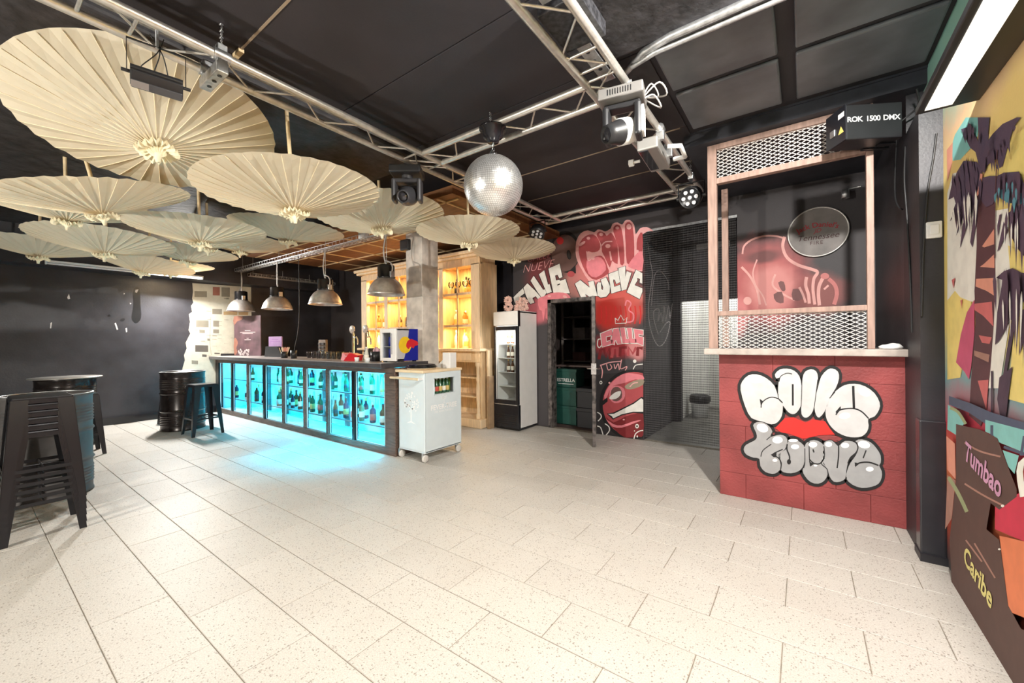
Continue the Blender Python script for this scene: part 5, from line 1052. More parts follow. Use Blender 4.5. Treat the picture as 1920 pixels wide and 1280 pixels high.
for (x, y) in ((X0 + 0.02, Y0 + 0.02), (X1 - 0.03, Y0 + 0.02), (X1 - 0.03, Y1 - 0.04), (X0 + 0.02, Y1 - 0.04)):
    c = (x + 3.69, y - 3.40)
    cs = MB(); cs.bbox(c[0] - 0.012, c[0] + 0.012, c[1] - 0.035, c[1] + 0.0, 0.05, 0.105, 0.004); co = cs.obj('caster', M['galv'], ct)
    mt = Matrix.Translation((c[0] + 0.012, c[1] + 0.0, 0.042)) @ Matrix.Rotation(PI / 2, 4, 'Y')
    MB().lathe([(0.001, -0.013), (0.012, -0.013), (0.014, -0.016), (0.03, -0.012), (0.042, -0.012), (0.042, 0.012), (0.03, 0.012), (0.014, 0.016), (0.001, 0.016)], 20, mtx=mt).obj('wheel', mat('pale_grey_rubber', (0.66, 0.64, 0.60), 0.5), co)
lw = flat('cart_print', (0.93, 0.94, 0.94), 0.5)
# print: lettering and tree marks
text('FEVER-TREE', 'cart_lettering', lw, (xx + 0.0015, 0.005, 0.60), (0, 1, 0), (0, 0, 1), 0.082, ct, bold=0.0015)
text('MIX WITH THE BEST', 'cart_lettering', lw, (xx + 0.0015, 0.005, 0.548), (0, 1, 0), (0, 0, 1), 0.034, ct)
def tree_mark(P, s):
    mb = MB(); random.seed(3)
    for k in range(46):
        a = random.uniform(0, 2 * PI); q = math.sqrt(random.random()); x, z = math.cos(a) * q * 0.5, 0.35 + math.sin(a) * q * 0.42
        e = ell(x * s, z * s, 0.055 * s, 0.032 * s, 8, random.uniform(0, 3)); mb.poly([P(*p) for p in e])
    mb.poly([P(*p) for p in ((-0.035 * s, 0.1 * s), (0.035 * s, 0.1 * s), (0.03 * s, -0.45 * s), (0.3 * s, -0.56 * s), (0, -0.51 * s), (-0.3 * s, -0.56 * s), (-0.03 * s, -0.45 * s))])
    return mb
tree_mark(lambda a, b: Vector((xx + 0.0012, 0.005 + a, 0.685 + b)), 0.085).obj('tree_mark', lw, ct, fixn=False)
tree_mark(lambda a, b: Vector((0.0 + a, Y0 - 3.40 - 0.0012, 0.57 + b)), 0.27).obj('tree_mark', lw, ct, fixn=False)
for j, lb in enumerate((0, 1, 3, 0, 3)):
    bottle('small', 0, lb, 2, (X1 - 0.065, wy0 + 0.045 + 0.058 * j, 0.752), ('small green bottle with %s label in the cart window' % labc[lb]), 'small %s labelled bottles in the cart window' % labc[lb], s=0.93)
# trays and holder on the cart
def tray(z, r_, label): tag(MB().lathe([(0.001, 0), (r_ - 0.012, 0), (r_, 0.012), (r_ + 0.004, 0.013), (r_ - 0.010, 0.004), (0.001, 0.004)], 36).obj('serving_tray', M['gloss'] if z > 1.045 else M['birch'], None, (-3.73, 3.30, z)), label, 'tray')
tray(1.040, 0.17, 'pale wooden round tray under the black trays on the cart'); tray(1.053, 0.185, 'black round serving tray at the bottom of the cart stack'); tray(1.067, 0.18, 'black round serving tray in the middle of the cart stack'); tray(1.081, 0.165, 'black round serving tray on top of the cart stack')
hb_ = MB(); hb_.bbox(-0.065, 0.065, -0.055, 0.055, 0, 0.19, 0.004)
tag(hb_.obj('white_box', M['white'], None, (-3.56, 3.60, 1.04)), 'tall white card box on the back of the cart top', 'box')
tag(MB().add([(-0.16, 0, 0), (0.0, 0, 0), (0.0, 0.003, 0.12), (-0.16, 0, 0), (0.0, 0.02, 0), (0.0, 0.023, 0.12)], [(0, 1, 2), (3, 5, 4), (1, 4, 5, 2), (0, 2, 5), (0, 4, 1)]).obj('folded_card', M['white'], None, (-3.63, 3.58, 1.04)), 'folded white card leaning against the tall white box', 'card')
# ================================================================== DRUMS AND STOOLS
def drum(loc, m, label, lid=0.0):
    t = thing('oil_drum', label, 'drum', loc, 0, None)
    R_ = 0.285; pr = [(0.001, 0.01), (R_ - 0.005, 0.01), (R_ + 0.006, 0.0), (R_ + 0.006, 0.018)]
    z = 0.03
    def rip(z0, n, p, a):
        out = []
        for i in range(n):
            for q in range(6): th = q / 6; out.append((R_ + a * (0.5 - 0.5 * math.cos(2 * PI * th)), z0 + (i + th) * p))
        return out
    pr += [(R_, 0.03), (R_, 0.075)] + rip(0.08, 6, 0.027, 0.007) + [(R_, 0.25), (R_, 0.285)] + rip(0.29, 1, 0.04, 0.012) + [(R_, 0.335), (R_, 0.56)] + rip(0.565, 1, 0.04, 0.012) + [(R_, 0.61), (R_, 0.64)] + rip(0.65, 6, 0.027, 0.007) + [(R_, 0.82), (R_, 0.89), (R_ + 0.007, 0.90), (R_ + 0.007, 0.918), (R_ - 0.004, 0.92), (R_ - 0.008, 0.905), (0.001, 0.905)]
    MB().lathe(pr, 40).obj('drum_body', m, t)
    if lid: MB().lathe([(0.001, 0.921), (lid, 0.921), (lid + 0.004, 0.928), (lid, 0.935), (0.001, 0.935)], 40).obj('table_top', mat('pale_steel_top', (0.45, 0.43, 0.40), 0.3, 0.5), t)
    else: MB().lathe([(R_ + 0.006, 0.916), (R_ + 0.009, 0.922), (R_ - 0.004, 0.924), (R_ - 0.006, 0.916), (R_ + 0.006, 0.916)], 40).obj('rim_hoop', M['galv'], t)
    return t
drum((-5.58, 0.50, 0), mat('dark_steel_drum', (0.075, 0.07, 0.068), 0.5, 0.25, var=0.25, scale=5), 'dark steel oil drum table behind the stacked stools')
drum((-8.0, 0.88, 0), mat('black_brown_drum', (0.022, 0.017, 0.016), 0.25, 0.3, var=0.25), 'black oil drum with a round steel top near the black wall', 0.345)
drum((-8.14, 2.17, 0), MATS['black_brown_drum'], 'black brown oil drum table beside the single stool at the bar')
def stool_parts():
    seat = MB().bbox(-0.1485, 0.1485, -0.1485, 0.1485, 0.735, 0.757, 0.009); seat.box(-0.148, 0.148, -0.148, -0.144, 0.713, 0.740).box(-0.148, 0.148, 0.144, 0.148, 0.713, 0.740).box(-0.148, -0.144, -0.148, 0.148, 0.713, 0.740).box(0.144, 0.148, -0.148, 0.148, 0.713, 0.740)
    legs = []
    for sx in (-1, 1):
        for sy in (-1, 1):
            a = Vector((0.151 * sx, 0.151 * sy, 0.742)); b = Vector((0.205 * sx, 0.205 * sy, 0.0)); mb = MB(); w0, w1 = 0.085, 0.038
            for d in (Vector((-sx, 0, 0)), Vector((0, -sy, 0))):
                o_ = Vector((0, sy, 0)) if d.x else Vector((sx, 0, 0)); th = 0.003
                q = [a, a + d * w0, b + d * w1, b]; mb.add(q + [p - o_ * th for p in q], [(0, 1, 2, 3), (7, 6, 5, 4), (0, 4, 5, 1), (1, 5, 6, 2), (2, 6, 7, 3), (3, 7, 4, 0)])
            legs.append(mb)
    rails = []
    for z, e, q in ((0.25, 0.1855, 0.136),):
        for s in (-1, 1):
            rails.append(MB().box(-q, q, s * e - 0.001, s * e + 0.001, z - 0.012, z + 0.012)); rails.append(MB().box(s * e - 0.001, s * e + 0.001, -q, q, z - 0.012, z + 0.012))
    brace = MB()
    for s in (-1, 1): brace.tube([(-0.186 * (s > 0), -0.186 * (s < 0), 0.25), (0.186 * (s > 0), 0.186 * (s < 0), 0.25)], 0.007, 6)
    return seat, legs, rails, brace
seat, legs, rails, brace = stool_parts()
stm = mat('black_stool_steel', (0.018, 0.018, 0.021), 0.3, 0.5, var=0.1)
s0 = thing('metal_stool', 'single black metal stool between the small drum and the bar', 'stool', (-7.40, 2.21, 0), 0.05)
seat.obj('seat', stm, s0)
for l in legs: l.obj('leg', stm, s0)
for r_ in rails: r_.obj('foot_rail', stm, s0)
brace.obj('cross_brace', stm, s0)
dup(s0, (-7.30, 0.915, 0), 0.0, 'black metal stool standing in front of the steel topped drum')
dup(s0, (-8.78, 2.27, 0), 0.25, 'black metal stool between the small drum and the black wall')
nth = ['bottom', 'second from bottom', 'third from bottom', 'third from top', 'second from top', 'top']
for k in range(6):
    dup(s0, (-4.57, 0.375, 0.048 * k), 0.0, 'black metal stool, %s of the stack by the steel drum' % nth[k], 'stack of stools by the steel drum')
for k in range(3):
    dup(s0, (-4.80, -0.14, 0.048 * k), 0.12, 'black metal stool, %s of the short stack next to the tall stack' % ('bottom', 'middle', 'top')[k], 'short stack of stools')

# ================================================================== PENDANTS AND CABLE TRAYS
def tray_run(name, label, p0, p1, rung_dir):
    t = thing(name, label, 'cable tray', p0); d = Vector(p1) - Vector(p0); s = Vector(rung_dir); L = d.length; u = d.normalized()
    for a, z in ((-0.07, 0.0), (-0.07, 0.055), (0.07, 0.0), (0.07, 0.055), (-0.025, 0), (0.025, 0)):
        o_ = s * a + Vector((0, 0, z)); MB().tube([o_, o_ + d], 0.0045, 5).obj('long_wire', M['galv'], t)
    k = int(L / 0.1); mb = MB()
    for i in range(k + 1):
        c = u * (L * i / k); mb.tube([c + s * -0.07 + Vector((0, 0, 0.058)), c + s * -0.07, c + s * 0.07, c + s * 0.07 + Vector((0, 0, 0.058))], 0.004, 5)
    o = mb.obj('cross_wires', M['galv'], t); o['kind'] = 'stuff'
    MB().tube([s * 0.03 + Vector((0, 0, 0.015)) + u * 0.1, s * -0.02 + Vector((0, 0, 0.012)) + u * (L * .3), s * 0.02 + Vector((0, 0, 0.014)) + u * (L * .6), u * (L - 0.1) + Vector((0, 0, 0.014))], 0.010, 6).obj('laid_cable', M['cable'], t)
    for f_ in (0.04, 0.36, 0.68, 0.97): MB().tube([u * (L * f_) + Vector((0, 0, 0.05)), u * (L * f_) + Vector((0, 0, 0.42 if f_ < 0.3 else 0.18))], 0.004, 5).obj('hanger_rod', M['galv'], t)
    return t
tray_run('cable_tray', 'silver wire cable tray carrying the pendant lamps over the bar', (-9.15, 3.35, 2.79), (-4.42, 3.35, 2.79), (0, 1, 0))
tray_run('cable_tray', 'dark wire cable tray running along the black wall behind the bar', (-9.06, 3.5, 2.72), (-9.06, 5.3, 2.72), (1, 0, 0))
tag(MB().bbox(-5.02, -4.92, 3.30, 3.42, 2.80, 2.90, 0.02).obj('ceiling_spot', M['white'], None), 'small white lamp sitting on the cable tray', 'lamp')
def pendant(x, z, label, swing):
    t = thing('pendant_lamp', label, 'lamp', (x, 3.35, z), 0, 'pendant lamps over the bar')
    MB().lathe([(0.24, 0.0), (0.243, 0.012), (0.236, 0.02), (0.228, 0.055), (0.205, 0.115), (0.165, 0.175), (0.115, 0.215), (0.10, 0.222), (0.098, 0.215), (0.16, 0.165), (0.2, 0.105), (0.222, 0.05), (0.228, 0.015), (0.24, 0.0)], 32).obj('shade', M['lampmetal'], t)
    hs = MB().lathe([(0.001, 0.215), (0.105, 0.215), (0.118, 0.225), (0.118, 0.235), (0.11, 0.24), (0.11, 0.375), (0.104, 0.39), (0.001, 0.395)], 24).obj('gear_housing', mat('dark_nickel', (0.05, 0.048, 0.05), 0.25, 0.8, var=0.2), t)
    MB().bbox(0.095, 0.135, -0.03, 0.03, 0.22, 0.30, 0.006).obj('latch', M['galv'], hs)
    top = 2.79 - z
    MB().tube(smoothline([(0.02, 0, 0.39), (-0.02 * swing, 0.0, 0.45), (-0.05 * swing, 0, 0.60), (0.0, 0, top)], 5), 0.010, 8).obj('power_cord', M['cable'], t)
    MB().tube(smoothline([(-0.02 * swing, 0, 0.46), (0.09 * swing, 0, 0.42), (0.13 * swing, 0, 0.36), (0.12 * swing, 0, 0.28)], 4), 0.009, 8).obj('cord_loop', M['cable'], t)
    MB().tube([(0.01, 0, 0.39), (0.01, 0, top)], 0.004, 6).obj('safety_chain', M['galv'], t)
    MB().lathe([(0.001, 0.06), (0.03, 0.07), (0.045, 0.12), (0.02, 0.20), (0.001, 0.21)], 14).obj('bulb', mat('unlit_bulb', (0.74, 0.72, 0.70), 0.3), t)
    return t
pendant(-9.05, 2.00, 'aluminium dome pendant in front of the pasted newspaper', -1); pendant(-7.52, 1.955, 'aluminium dome pendant second along the bar from the newspaper wall', 0.2)
pendant(-5.95, 1.945, 'aluminium dome pendant third along the bar from the newspaper wall', 1); pendant(-4.46, 1.985, 'aluminium dome pendant beside the concrete pillar', 1)

# ================================================================== ON THE BAR TOP
ZB = 1.112
mf = thing('mini_fridge', 'small silver and blue counter fridge with a glass door', 'fridge', (-4.235, 3.375, ZB))
def mfb(name, x0, x1, y0, y1, z0, z1, m, b=0.005): return MB().bbox(x0, x1, y0, y1, z0, z1, b).obj(name, m, mf)
sil = mat('silver_fridge', (0.66, 0.66, 0.68), 0.35, 0.3); blu = mat('cobalt_blue', (0.012, 0.02, 0.30), 0.35)
mfb('side_panel', 0.13, 0.155, -0.16, 0.175, 0.015, 0.42, sil); mfb('side_panel', -0.155, -0.13, -0.16, 0.175, 0.015, 0.42, sil); mfb('back_panel', -0.15, 0.15, 0.15, 0.175, 0.015, 0.42, sil); mfb('top_panel', -0.155, 0.155, -0.16, 0.175, 0.395, 0.42, sil); mfb('base_panel', -0.155, 0.155, -0.16, 0.175, 0.015, 0.045, sil)
for x0, x1, z0, z1 in ((-0.155, -0.115, 0.015, 0.42), (0.06, 0.155, 0.015, 0.42), (-0.115, 0.06, 0.37, 0.42), (-0.115, 0.06, 0.015, 0.055)): mfb('door_frame', x0, x1, -0.185, -0.16, z0, z1, M['fridgewhite'])
MB().box(-0.115, 0.06, -0.172, -0.168, 0.055, 0.37).obj('door_glass', M['clear'], mf)
mfb('shelf', -0.13, 0.13, -0.15, 0.15, 0.19, 0.20, sil, 0.002); mfb('handle', 0.085, 0.095, -0.195, -0.185, 0.10, 0.36, flat('grey_print', (0.35, 0.35, 0.38)), 0.002)
for x in (-0.12, 0.12):
    for y in (-0.13, 0.14): mfb('foot', x - 0.02, x + 0.02, y - 0.02, y + 0.02, 0, 0.016, M['plastic'], 0.003)
sp = MB()   # side print: blue quarters, yellow disc, red bull shape
def SP(a, b, l): return Vector((0.1555 + 0.0006 * l, a, b))
MB().poly([SP(*p, 1) for p in ((0.0, 0.21), (0.175, 0.21), (0.175, 0.42), (0.03, 0.42))]).poly([SP(*p, 1) for p in ((-0.06, 0.015), (0.175, 0.015), (0.175, 0.21), (0.0, 0.21))]).obj('side_print', blu, mf)
MB().poly([SP(*p, 2) for p in ell(-0.035, 0.215, 0.10, 0.105, 28)]).obj('sun_disc', flat('sun_yellow', (0.85, 0.55, 0.02), 0.4), mf)
MB().poly([SP(*p, 3) for p in smoothpoly([(-0.02, 0.20), (0.0, 0.26), (0.06, 0.29), (0.13, 0.27), (0.172, 0.25), (0.172, 0.21), (0.12, 0.20), (0.10, 0.17), (0.05, 0.19), (0.02, 0.16), (0.0, 0.175)], 2)]).obj('bull_mark', flat('bull_red', (0.62, 0.02, 0.03), 0.4), mf)
can = MB().lathe([(0.001, 0), (0.022, 0), (0.026, 0.006), (0.026, 0.118), (0.022, 0.128), (0.001, 0.127)], 14, mis=[1, 0, 0, 1, 1]).mesh('drink_can')
for m in (blu, M['chrome']): can.materials.append(m)
for z, nm in ((0.046, 'lower'), (0.201, 'upper')):
    for x in (-0.08, -0.02, 0.04): tag(link('drink_can', can, None, (-4.235 + x, 3.30, ZB + z)), 'blue and silver drink can on the %s shelf of the small counter fridge' % nm, 'can', 'drink cans on the %s shelf of the counter fridge' % nm)
# red napkin dispensers
def napkin(loc, rz, label, m):
    t = thing('napkin_holder', label, 'napkin holder', loc, rz)
    MB().prism([(-0.11, -0.06, 0), (0.10, -0.06, 0), (0.13, -0.06, 0.075), (0.02, -0.06, 0.105), (-0.02, -0.06, 0.10)], (0, 0.12, 0)).obj('holder_body', m, t); MB().box(-0.09, 0.0, -0.05, 0.05, 0.055, 0.06).obj('napkins', M['white'], t)
napkin((-5.35, 3.33, ZB), -0.3, 'pale red sloped napkin holder on the bar top', M['pinkpl']); napkin((-5.06, 3.24, ZB), 0.3, 'bright red napkin holder on the bar top', M['red'])
napkin((-5.02, 3.52, ZB), 0.2, 'red napkin holder behind the bright red one', MATS['red_plastic'])
# black card sign rest with printed pattern
t = thing('menu_stand', 'black patterned menu stand leaning beside the red napkin holders', 'menu stand', (-4.83, 3.35, ZB), 0.3)
MB().prism([(0, -0.05, 0), (0.06, -0.05, 0), (0.03, -0.05, 0.17), (0.015, -0.05, 0.17)], (0, 0.12, 0)).obj('stand_body', M['plastic'], t)
MB().add([(-0.10, -0.02, 0.03), (0.0, -0.04, 0.03), (0.01, -0.03, 0.16), (-0.09, -0.01, 0.16)], [(0, 1, 2, 3)]).add([(-0.10, -0.015, 0.03), (0.0, -0.035, 0.03), (0.01, -0.025, 0.16), (-0.09, -0.005, 0.16)], [(3, 2, 1, 0)]).obj('menu_card', mat('striped_card', (0.35, 0.33, 0.30), 0.6, var=0.9, scale=40), t)
# straw pot
def pot(loc, label, r_=0.055, h=0.11, straw=0):
    t = thing('straw_pot', label, 'pot', loc)
    MB().lathe([(0.001, 0), (r_ * .9, 0), (r_, h), (r_ * .92, h), (r_ * .84, 0.006), (0.001, 0.006)], 18).obj('pot_body', M['plastic'], t)
    pal = [flat('straw_cream', (0.85, 0.75, 0.55)), flat('straw_white', (0.85, 0.83, 0.80)), flat('straw_coral', (0.75, 0.35, 0.25))]
    for k in range(straw):
        a = random.uniform(0, 2 * PI); q = random.uniform(0.2, 0.75) * r_; MB().tube([(math.cos(a) * q * .6, math.sin(a) * q * .6, 0.01), (math.cos(a) * q * 2.0, math.sin(a) * q * 2.0, h + random.uniform(0.05, 0.075))], 0.0045, 6).obj('straw', random.choice(pal), t)
pot((-7.0, 3.22, ZB), 'black pot full of paper straws on the bar top', straw=26)
pot((-6.68, 3.22, ZB), 'empty black pot beside the straw pot', 0.05, 0.13)
tag(MB().tube(smoothline([(-6.68, 3.22, ZB + 0.02), (-6.70, 3.25, ZB + 0.2), (-6.72, 3.30, 1.5), (-6.75, 3.35, 1.9), (-6.76, 3.35, 2.83)], 4), 0.006, 6).obj('hanging_cable', M['bcable'], None), 'black cable hanging from the tray down to the bar top', 'cable')
# purple notice, dark monitor, wooden box, poster board
t = thing('notice_screen', 'small lilac notice on a dark angled monitor behind the bar', 'screen', (-7.85, 3.45, ZB), 0.1)
MB().bbox(-0.21, 0.21, 0.0, 0.02, 0.17, 0.37, 0.004).obj('notice_panel', mat('lilac_notice', (0.27, 0.16, 0.30), 0.5, var=0.1), t)
MB().prism([(-0.24, -0.06, 0), (0.30, -0.06, 0), (0.18, -0.06, 0.19), (-0.20, -0.06, 0.19)], (0, 0.10, 0)).obj('monitor_base', M['plastic'], t)
for z, w in ((0.31, 0.10), (0.275, 0.16)): MB().box(-w, w, -0.001, 0.0, z, z + 0.012).obj('notice_line', flat('purple_print', (0.25, 0.12, 0.28)), t)
t = thing('wooden_box', 'narrow brown wooden rack standing behind the bar', 'rack', (-6.55, 3.62, ZB))
MB().bbox(-0.11, 0.11, 0.0, 0.04, 0, 0.30, 0.004).obj('rack_back', mat('brown_rack', (0.20, 0.14, 0.10), 0.6, var=0.2), t)
for z in (0.03, 0.09, 0.15, 0.21):
    for x in (-0.05, 0.05): MB().bbox(x - 0.038, x + 0.038, -0.02, 0.0, z, z + 0.04, 0.003).obj('rack_pocket', mat('dark_pocket', (0.05, 0.035, 0.03), 0.6), t)
pp = thing('menu_board', 'tall plum coloured drinks board standing at the newspaper end of the bar', 'board', (-9.02, 3.45, ZB), 0.25)
MB().bbox(-0.40, 0.37, 0, 0.02, 0, 0.80, 0.004).obj('board_panel', mat('plum_board', (0.075, 0.038, 0.045), 0.6, var=0.35, scale=5), pp)
pr_ = flat('board_print', (0.40, 0.33, 0.32)); om = flat('board_orange', (0.22, 0.09, 0.06))
for z, w in ((0.50, 0.08), (0.465, 0.22), (0.44, 0.15), (0.345, 0.03), (0.315, 0.09)): MB().box(-w, w, -0.0015, 0, z, z + 0.010).obj('board_print', pr_, pp)
random.seed(4)
fm_ = MB()
for k in range(26): 
    e = ell(random.uniform(-0.28, 0.05), random.uniform(0.02, 0.13), 0.022, 0.022, 8); fm_.poly([(a, -0.0012, b) for a, b in e])
fm_.obj('flower_print', pr_, pp, fixn=False)
MB().poly([(a, -0.001, b) for a, b in smoothpoly([(-0.40, 0.35), (-0.32, 0.33), (-0.29, 0.25), (-0.34, 0.15), (-0.30, 0.08), (-0.40, 0.02)], 2)]).poly([(a, -0.001, b) for a, b in smoothpoly([(-0.40, 0.80), (-0.14, 0.79), (-0.18, 0.72), (-0.3, 0.70), (-0.40, 0.62)], 2)]).obj('corner_print', om, pp, fixn=False)
# tumblers
gl = MB().lathe([(0.001, 0), (0.026, 0.0), (0.034, 0.11), (0.032, 0.11), (0.024, 0.008), (0.001, 0.008)], 14).mesh('tumbler'); gl.materials.append(M['glassware'])
for j in range(14):
    tag(link('tumbler', gl, None, (-6.55 + 0.075 * j + random.uniform(-.002, .002), 3.40 + 0.078 * (j % 2), ZB)), 'clear tumbler in the row behind the bar top', 'glass', 'clear tumblers behind the bar top')
# beer taps
def tap(x, label):
    t = thing('beer_tap', label, 'tap', (x, 3.60, ZB), 0, None)
    MB().lathe([(0.001, 0), (0.05, 0), (0.05, 0.012), (0.022, 0.02), (0.020, 0.40), (0.001, 0.405)], 16).obj('tap_column', M['chrome'], t)
    MB().tube([(0, 0, 0.33), (0.10, -0.01, 0.33), (0.13, -0.01, 0.30), (0.13, -0.01, 0.22)], 0.011, 8).obj('spout', M['chrome'], t)
    MB().lathe([(0.001, 0), (0.06, 0.0), (0.062, 0.012), (0.06, 0.022), (0.001, 0.022)], 22, mtx=Matrix.Translation((0.0, 0.0, 0.45)) @ Matrix.Rotation(PI / 2, 4, 'X')).obj('badge', mat('tap_badge', (0.62, 0.55, 0.48), 0.4, var=0.4, scale=30), t)
    MB().tube([(0.10, -0.02, 0.34), (0.10, -0.04, 0.42)], 0.008, 8).obj('lever', M['plastic'], t)
tap(-5.62, 'chrome beer tap column with a pale badge behind the bar'); tap(-5.28, 'chrome beer tap column beside the pendant lamp, dark badge')
# napkin caddy + little white pots near the fridge, mixing jug
pot((-4.62, 3.30, ZB), 'black caddy of pink napkins beside the small counter fridge', 0.075, 0.13)
tag(MB().prism([(-0.05, 0, 0), (0.05, 0, 0), (0.07, 0, 0.08), (0.0, 0, 0.11), (-0.06, 0, 0.07)], (0, 0.02, 0)).obj('napkin_bundle', flat('pink_napkin', (0.75, 0.45, 0.50)), None, (-4.62, 3.29, ZB + 0.08)), 'bundle of pink napkins in the black caddy', 'napkins')
for x, y, l in ((-4.80, 3.13, 'small white candle cup beside the menu stand'), (-4.52, 3.10, 'small white candle cup beside the counter fridge')): tag(MB().lathe([(0.001, 0), (0.026, 0), (0.03, 0.055), (0.026, 0.055), (0.022, 0.01), (0.001, 0.01)], 14).obj('candle_cup', M['white'], None, (x, y, ZB)), l, 'cup')
bottle('small', 2, 0, 2, (-4.60, 3.14, ZB), 'small clear squeeze bottle between the white candle cups', 'squeeze bottle on the bar')
bottle('spirit', 2, 0, 1, (-4.47, 3.42, ZB), 'large clear bottle standing beside the small counter fridge', 'big bottle on the bar', s=1.35)
# ================================================================== LIGHT FIXTURES
def aim(obj_, d, up='Y'): obj_.rotation_mode = 'QUATERNION'; obj_.rotation_quaternion = Vector(d).to_track_quat('Z', up)
lens = mat('lens_glass', (0.05, 0.05, 0.06), 0.05, 0.2, spec=1.0); lensw = mat('white_lens', (0.75, 0.75, 0.78), 0.15)
# moving head (small, black) under the left truss
mh = thing('moving_head', 'small black moving head light hanging below the umbrellas by the mirror ball', 'stage light', (-2.93, 2.44, 2.90), math.radians(37))
MB().bbox(-0.14, 0.14, -0.11, 0.11, -0.02, 0.05, 0.012).tube([(0, 0, 0.05), (0, 0, 0.10)], 0.03, 10).obj('base', M['plastic'], mh)
MB().bbox(-0.13, 0.13, -0.05, 0.05, -0.09, -0.05, 0.015).bbox(-0.135, -0.095, -0.06, 0.06, -0.26, -0.05, 0.018).bbox(0.095, 0.135, -0.06, 0.06, -0.26, -0.05, 0.018).lathe([(0.05, -0.05), (0.05, -0.02)], 16).obj('yoke', mat('charcoal_casing', (0.05, 0.05, 0.055), 0.4), mh)
hd = MB(); mt = Matrix.Translation((0, 0, -0.20)) @ Vector((-0.12, -0.93, -0.36)).to_track_quat('Z', 'Y').to_matrix().to_4x4()
hd.lathe([(0.001, -0.12), (0.06, -0.12), (0.085, -0.06), (0.085, 0.03), (0.06, 0.09), (0.055, 0.13), (0.046, 0.13), (0.046, 0.10), (0.001, 0.10)], 22, mtx=mt); hdo = hd.obj('head', MATS['charcoal_casing'], mh)
MB().lathe([(0.001, 0.125), (0.03, 0.118), (0.046, 0.105)], 18, mtx=mt).obj('lens', lens, hdo)
# moving head (large) under the right truss
m2 = thing('moving_head', 'large moving head light with a white head hanging from the right truss', 'stage light', (-0.93, 2.52, 2.90), math.radians(12)); m2.scale = (0.86, 0.86, 0.86)
vent = MB().bbox(-0.16, 0.16, -0.13, 0.13, -0.03, 0.05, 0.01).obj('base', mat('grey_metal_base', (0.28, 0.27, 0.26), 0.4, 0.5), m2)
for k in range(10): MB().box(-0.09 + 0.018 * k, -0.083 + 0.018 * k, -0.1325, -0.13, -0.01, 0.03).obj('vent_slot', M['plastic'], vent)
MB().bbox(-0.13, 0.13, -0.05, 0.05, -0.07, -0.03, 0.01).bbox(-0.14, -0.09, -0.075, 0.075, -0.30, -0.05, 0.02).bbox(0.09, 0.14, -0.075, 0.075, -0.30, -0.05, 0.02).obj('yoke', M['plastic'], m2)
MB().bbox(0.135, 0.152, -0.06, 0.06, -0.28, -0.08, 0.02).obj('yoke_cover', M['white'], m2)
mt = Matrix.Translation((0, 0, -0.23)) @ Vector((-0.75, -0.75, -0.35)).to_track_quat('Z', 'Y').to_matrix().to_4x4()
h2 = MB().lathe([(0.001, -0.13), (0.075, -0.12), (0.095, -0.04), (0.095, 0.03), (0.001, 0.03)], 22, mtx=mt).obj('head', M['white'], m2)
MB().lathe([(0.09, 0.03), (0.075, 0.10), (0.062, 0.16), (0.052, 0.16), (0.05, 0.13), (0.001, 0.13)], 22, mtx=mt).obj('lens_barrel', M['plastic'], m2); MB().lathe([(0.001, 0.15), (0.03, 0.145), (0.05, 0.135)], 18, mtx=mt).obj('lens', lens, h2)
for k, (a, b, c) in enumerate(((0.20, 0.06, 0.05), (0.26, -0.02, 0.0), (0.22, 0.02, -0.06))):
    MB().tube(smoothline([(0.15, 0.0, 0.01 - 0.015 * k), (a, b, c + 0.06), (a + 0.04, b + 0.08, c), (0.12, 0.16, 0.08)], 5), 0.006, 6).obj('connector_cable', M['cable'], m2)
MB().tube([(0.035, 0, 0.04), (0.035, 0, 0.10)], 0.016, 8).bbox(0.0, 0.07, -0.03, 0.03, 0.08, 0.13, 0.006).obj('clamp', M['galv'], m2)
# PAR cans
def par(loc, d, label, n=7):
    t = thing('par_light', label, 'stage light', loc); aimq = Vector(d).to_track_quat('Z', 'Y').to_matrix().to_4x4(); R_ = 0.105
    b = MB().lathe([(0.001, -0.10), (0.06, -0.10), (0.095, -0.06), (R_, 0.0), (R_, 0.05), (R_ - 0.008, 0.05), (R_ - 0.01, 0.03), (0.001, 0.03)], 26, mtx=aimq).obj('lamp_body', M['plastic'], t)
    for k in range(n):
        q = (0, 0) if k == 0 else (0.062 * math.cos(k * 2 * PI / (n - 1)), 0.062 * math.sin(k * 2 * PI / (n - 1)))
        MB().lathe([(0.017, 0.03), (0.019, 0.045), (0.017, 0.045), (0.001, 0.038)], 12, c=(q[0], q[1], 0), mtx=aimq).obj('led_lens', lensw, b)
    MB().tube([(-0.12, 0, 0), (-0.12, 0, 0.14), (0.12, 0, 0.14), (0.12, 0, 0)], 0.008, 6).tube([(0, 0, 0.14), (0, 0, 0.20)], 0.012, 8).obj('bracket', M['blkmetal'], t); MB().tube([(-0.135, 0, 0), (-0.10, 0, 0)], 0.02, 10).tube([(0.10, 0, 0), (0.135, 0, 0)], 0.02, 10).obj('bracket_knob', M['plastic'], t)
    MB().bbox(-0.025, 0.025, -0.035, 0.035, 0.17, 0.235, 0.006).obj('clamp', M['galv'], t)
par((-0.90, 4.32, 2.79), (-0.15, -0.9, -0.45), 'black seven lens spotlight at the corner of the right truss'); par((-2.9, 4.62, 2.83), (0.1, -0.55, -0.9), 'black spotlight hanging behind the mirror ball')
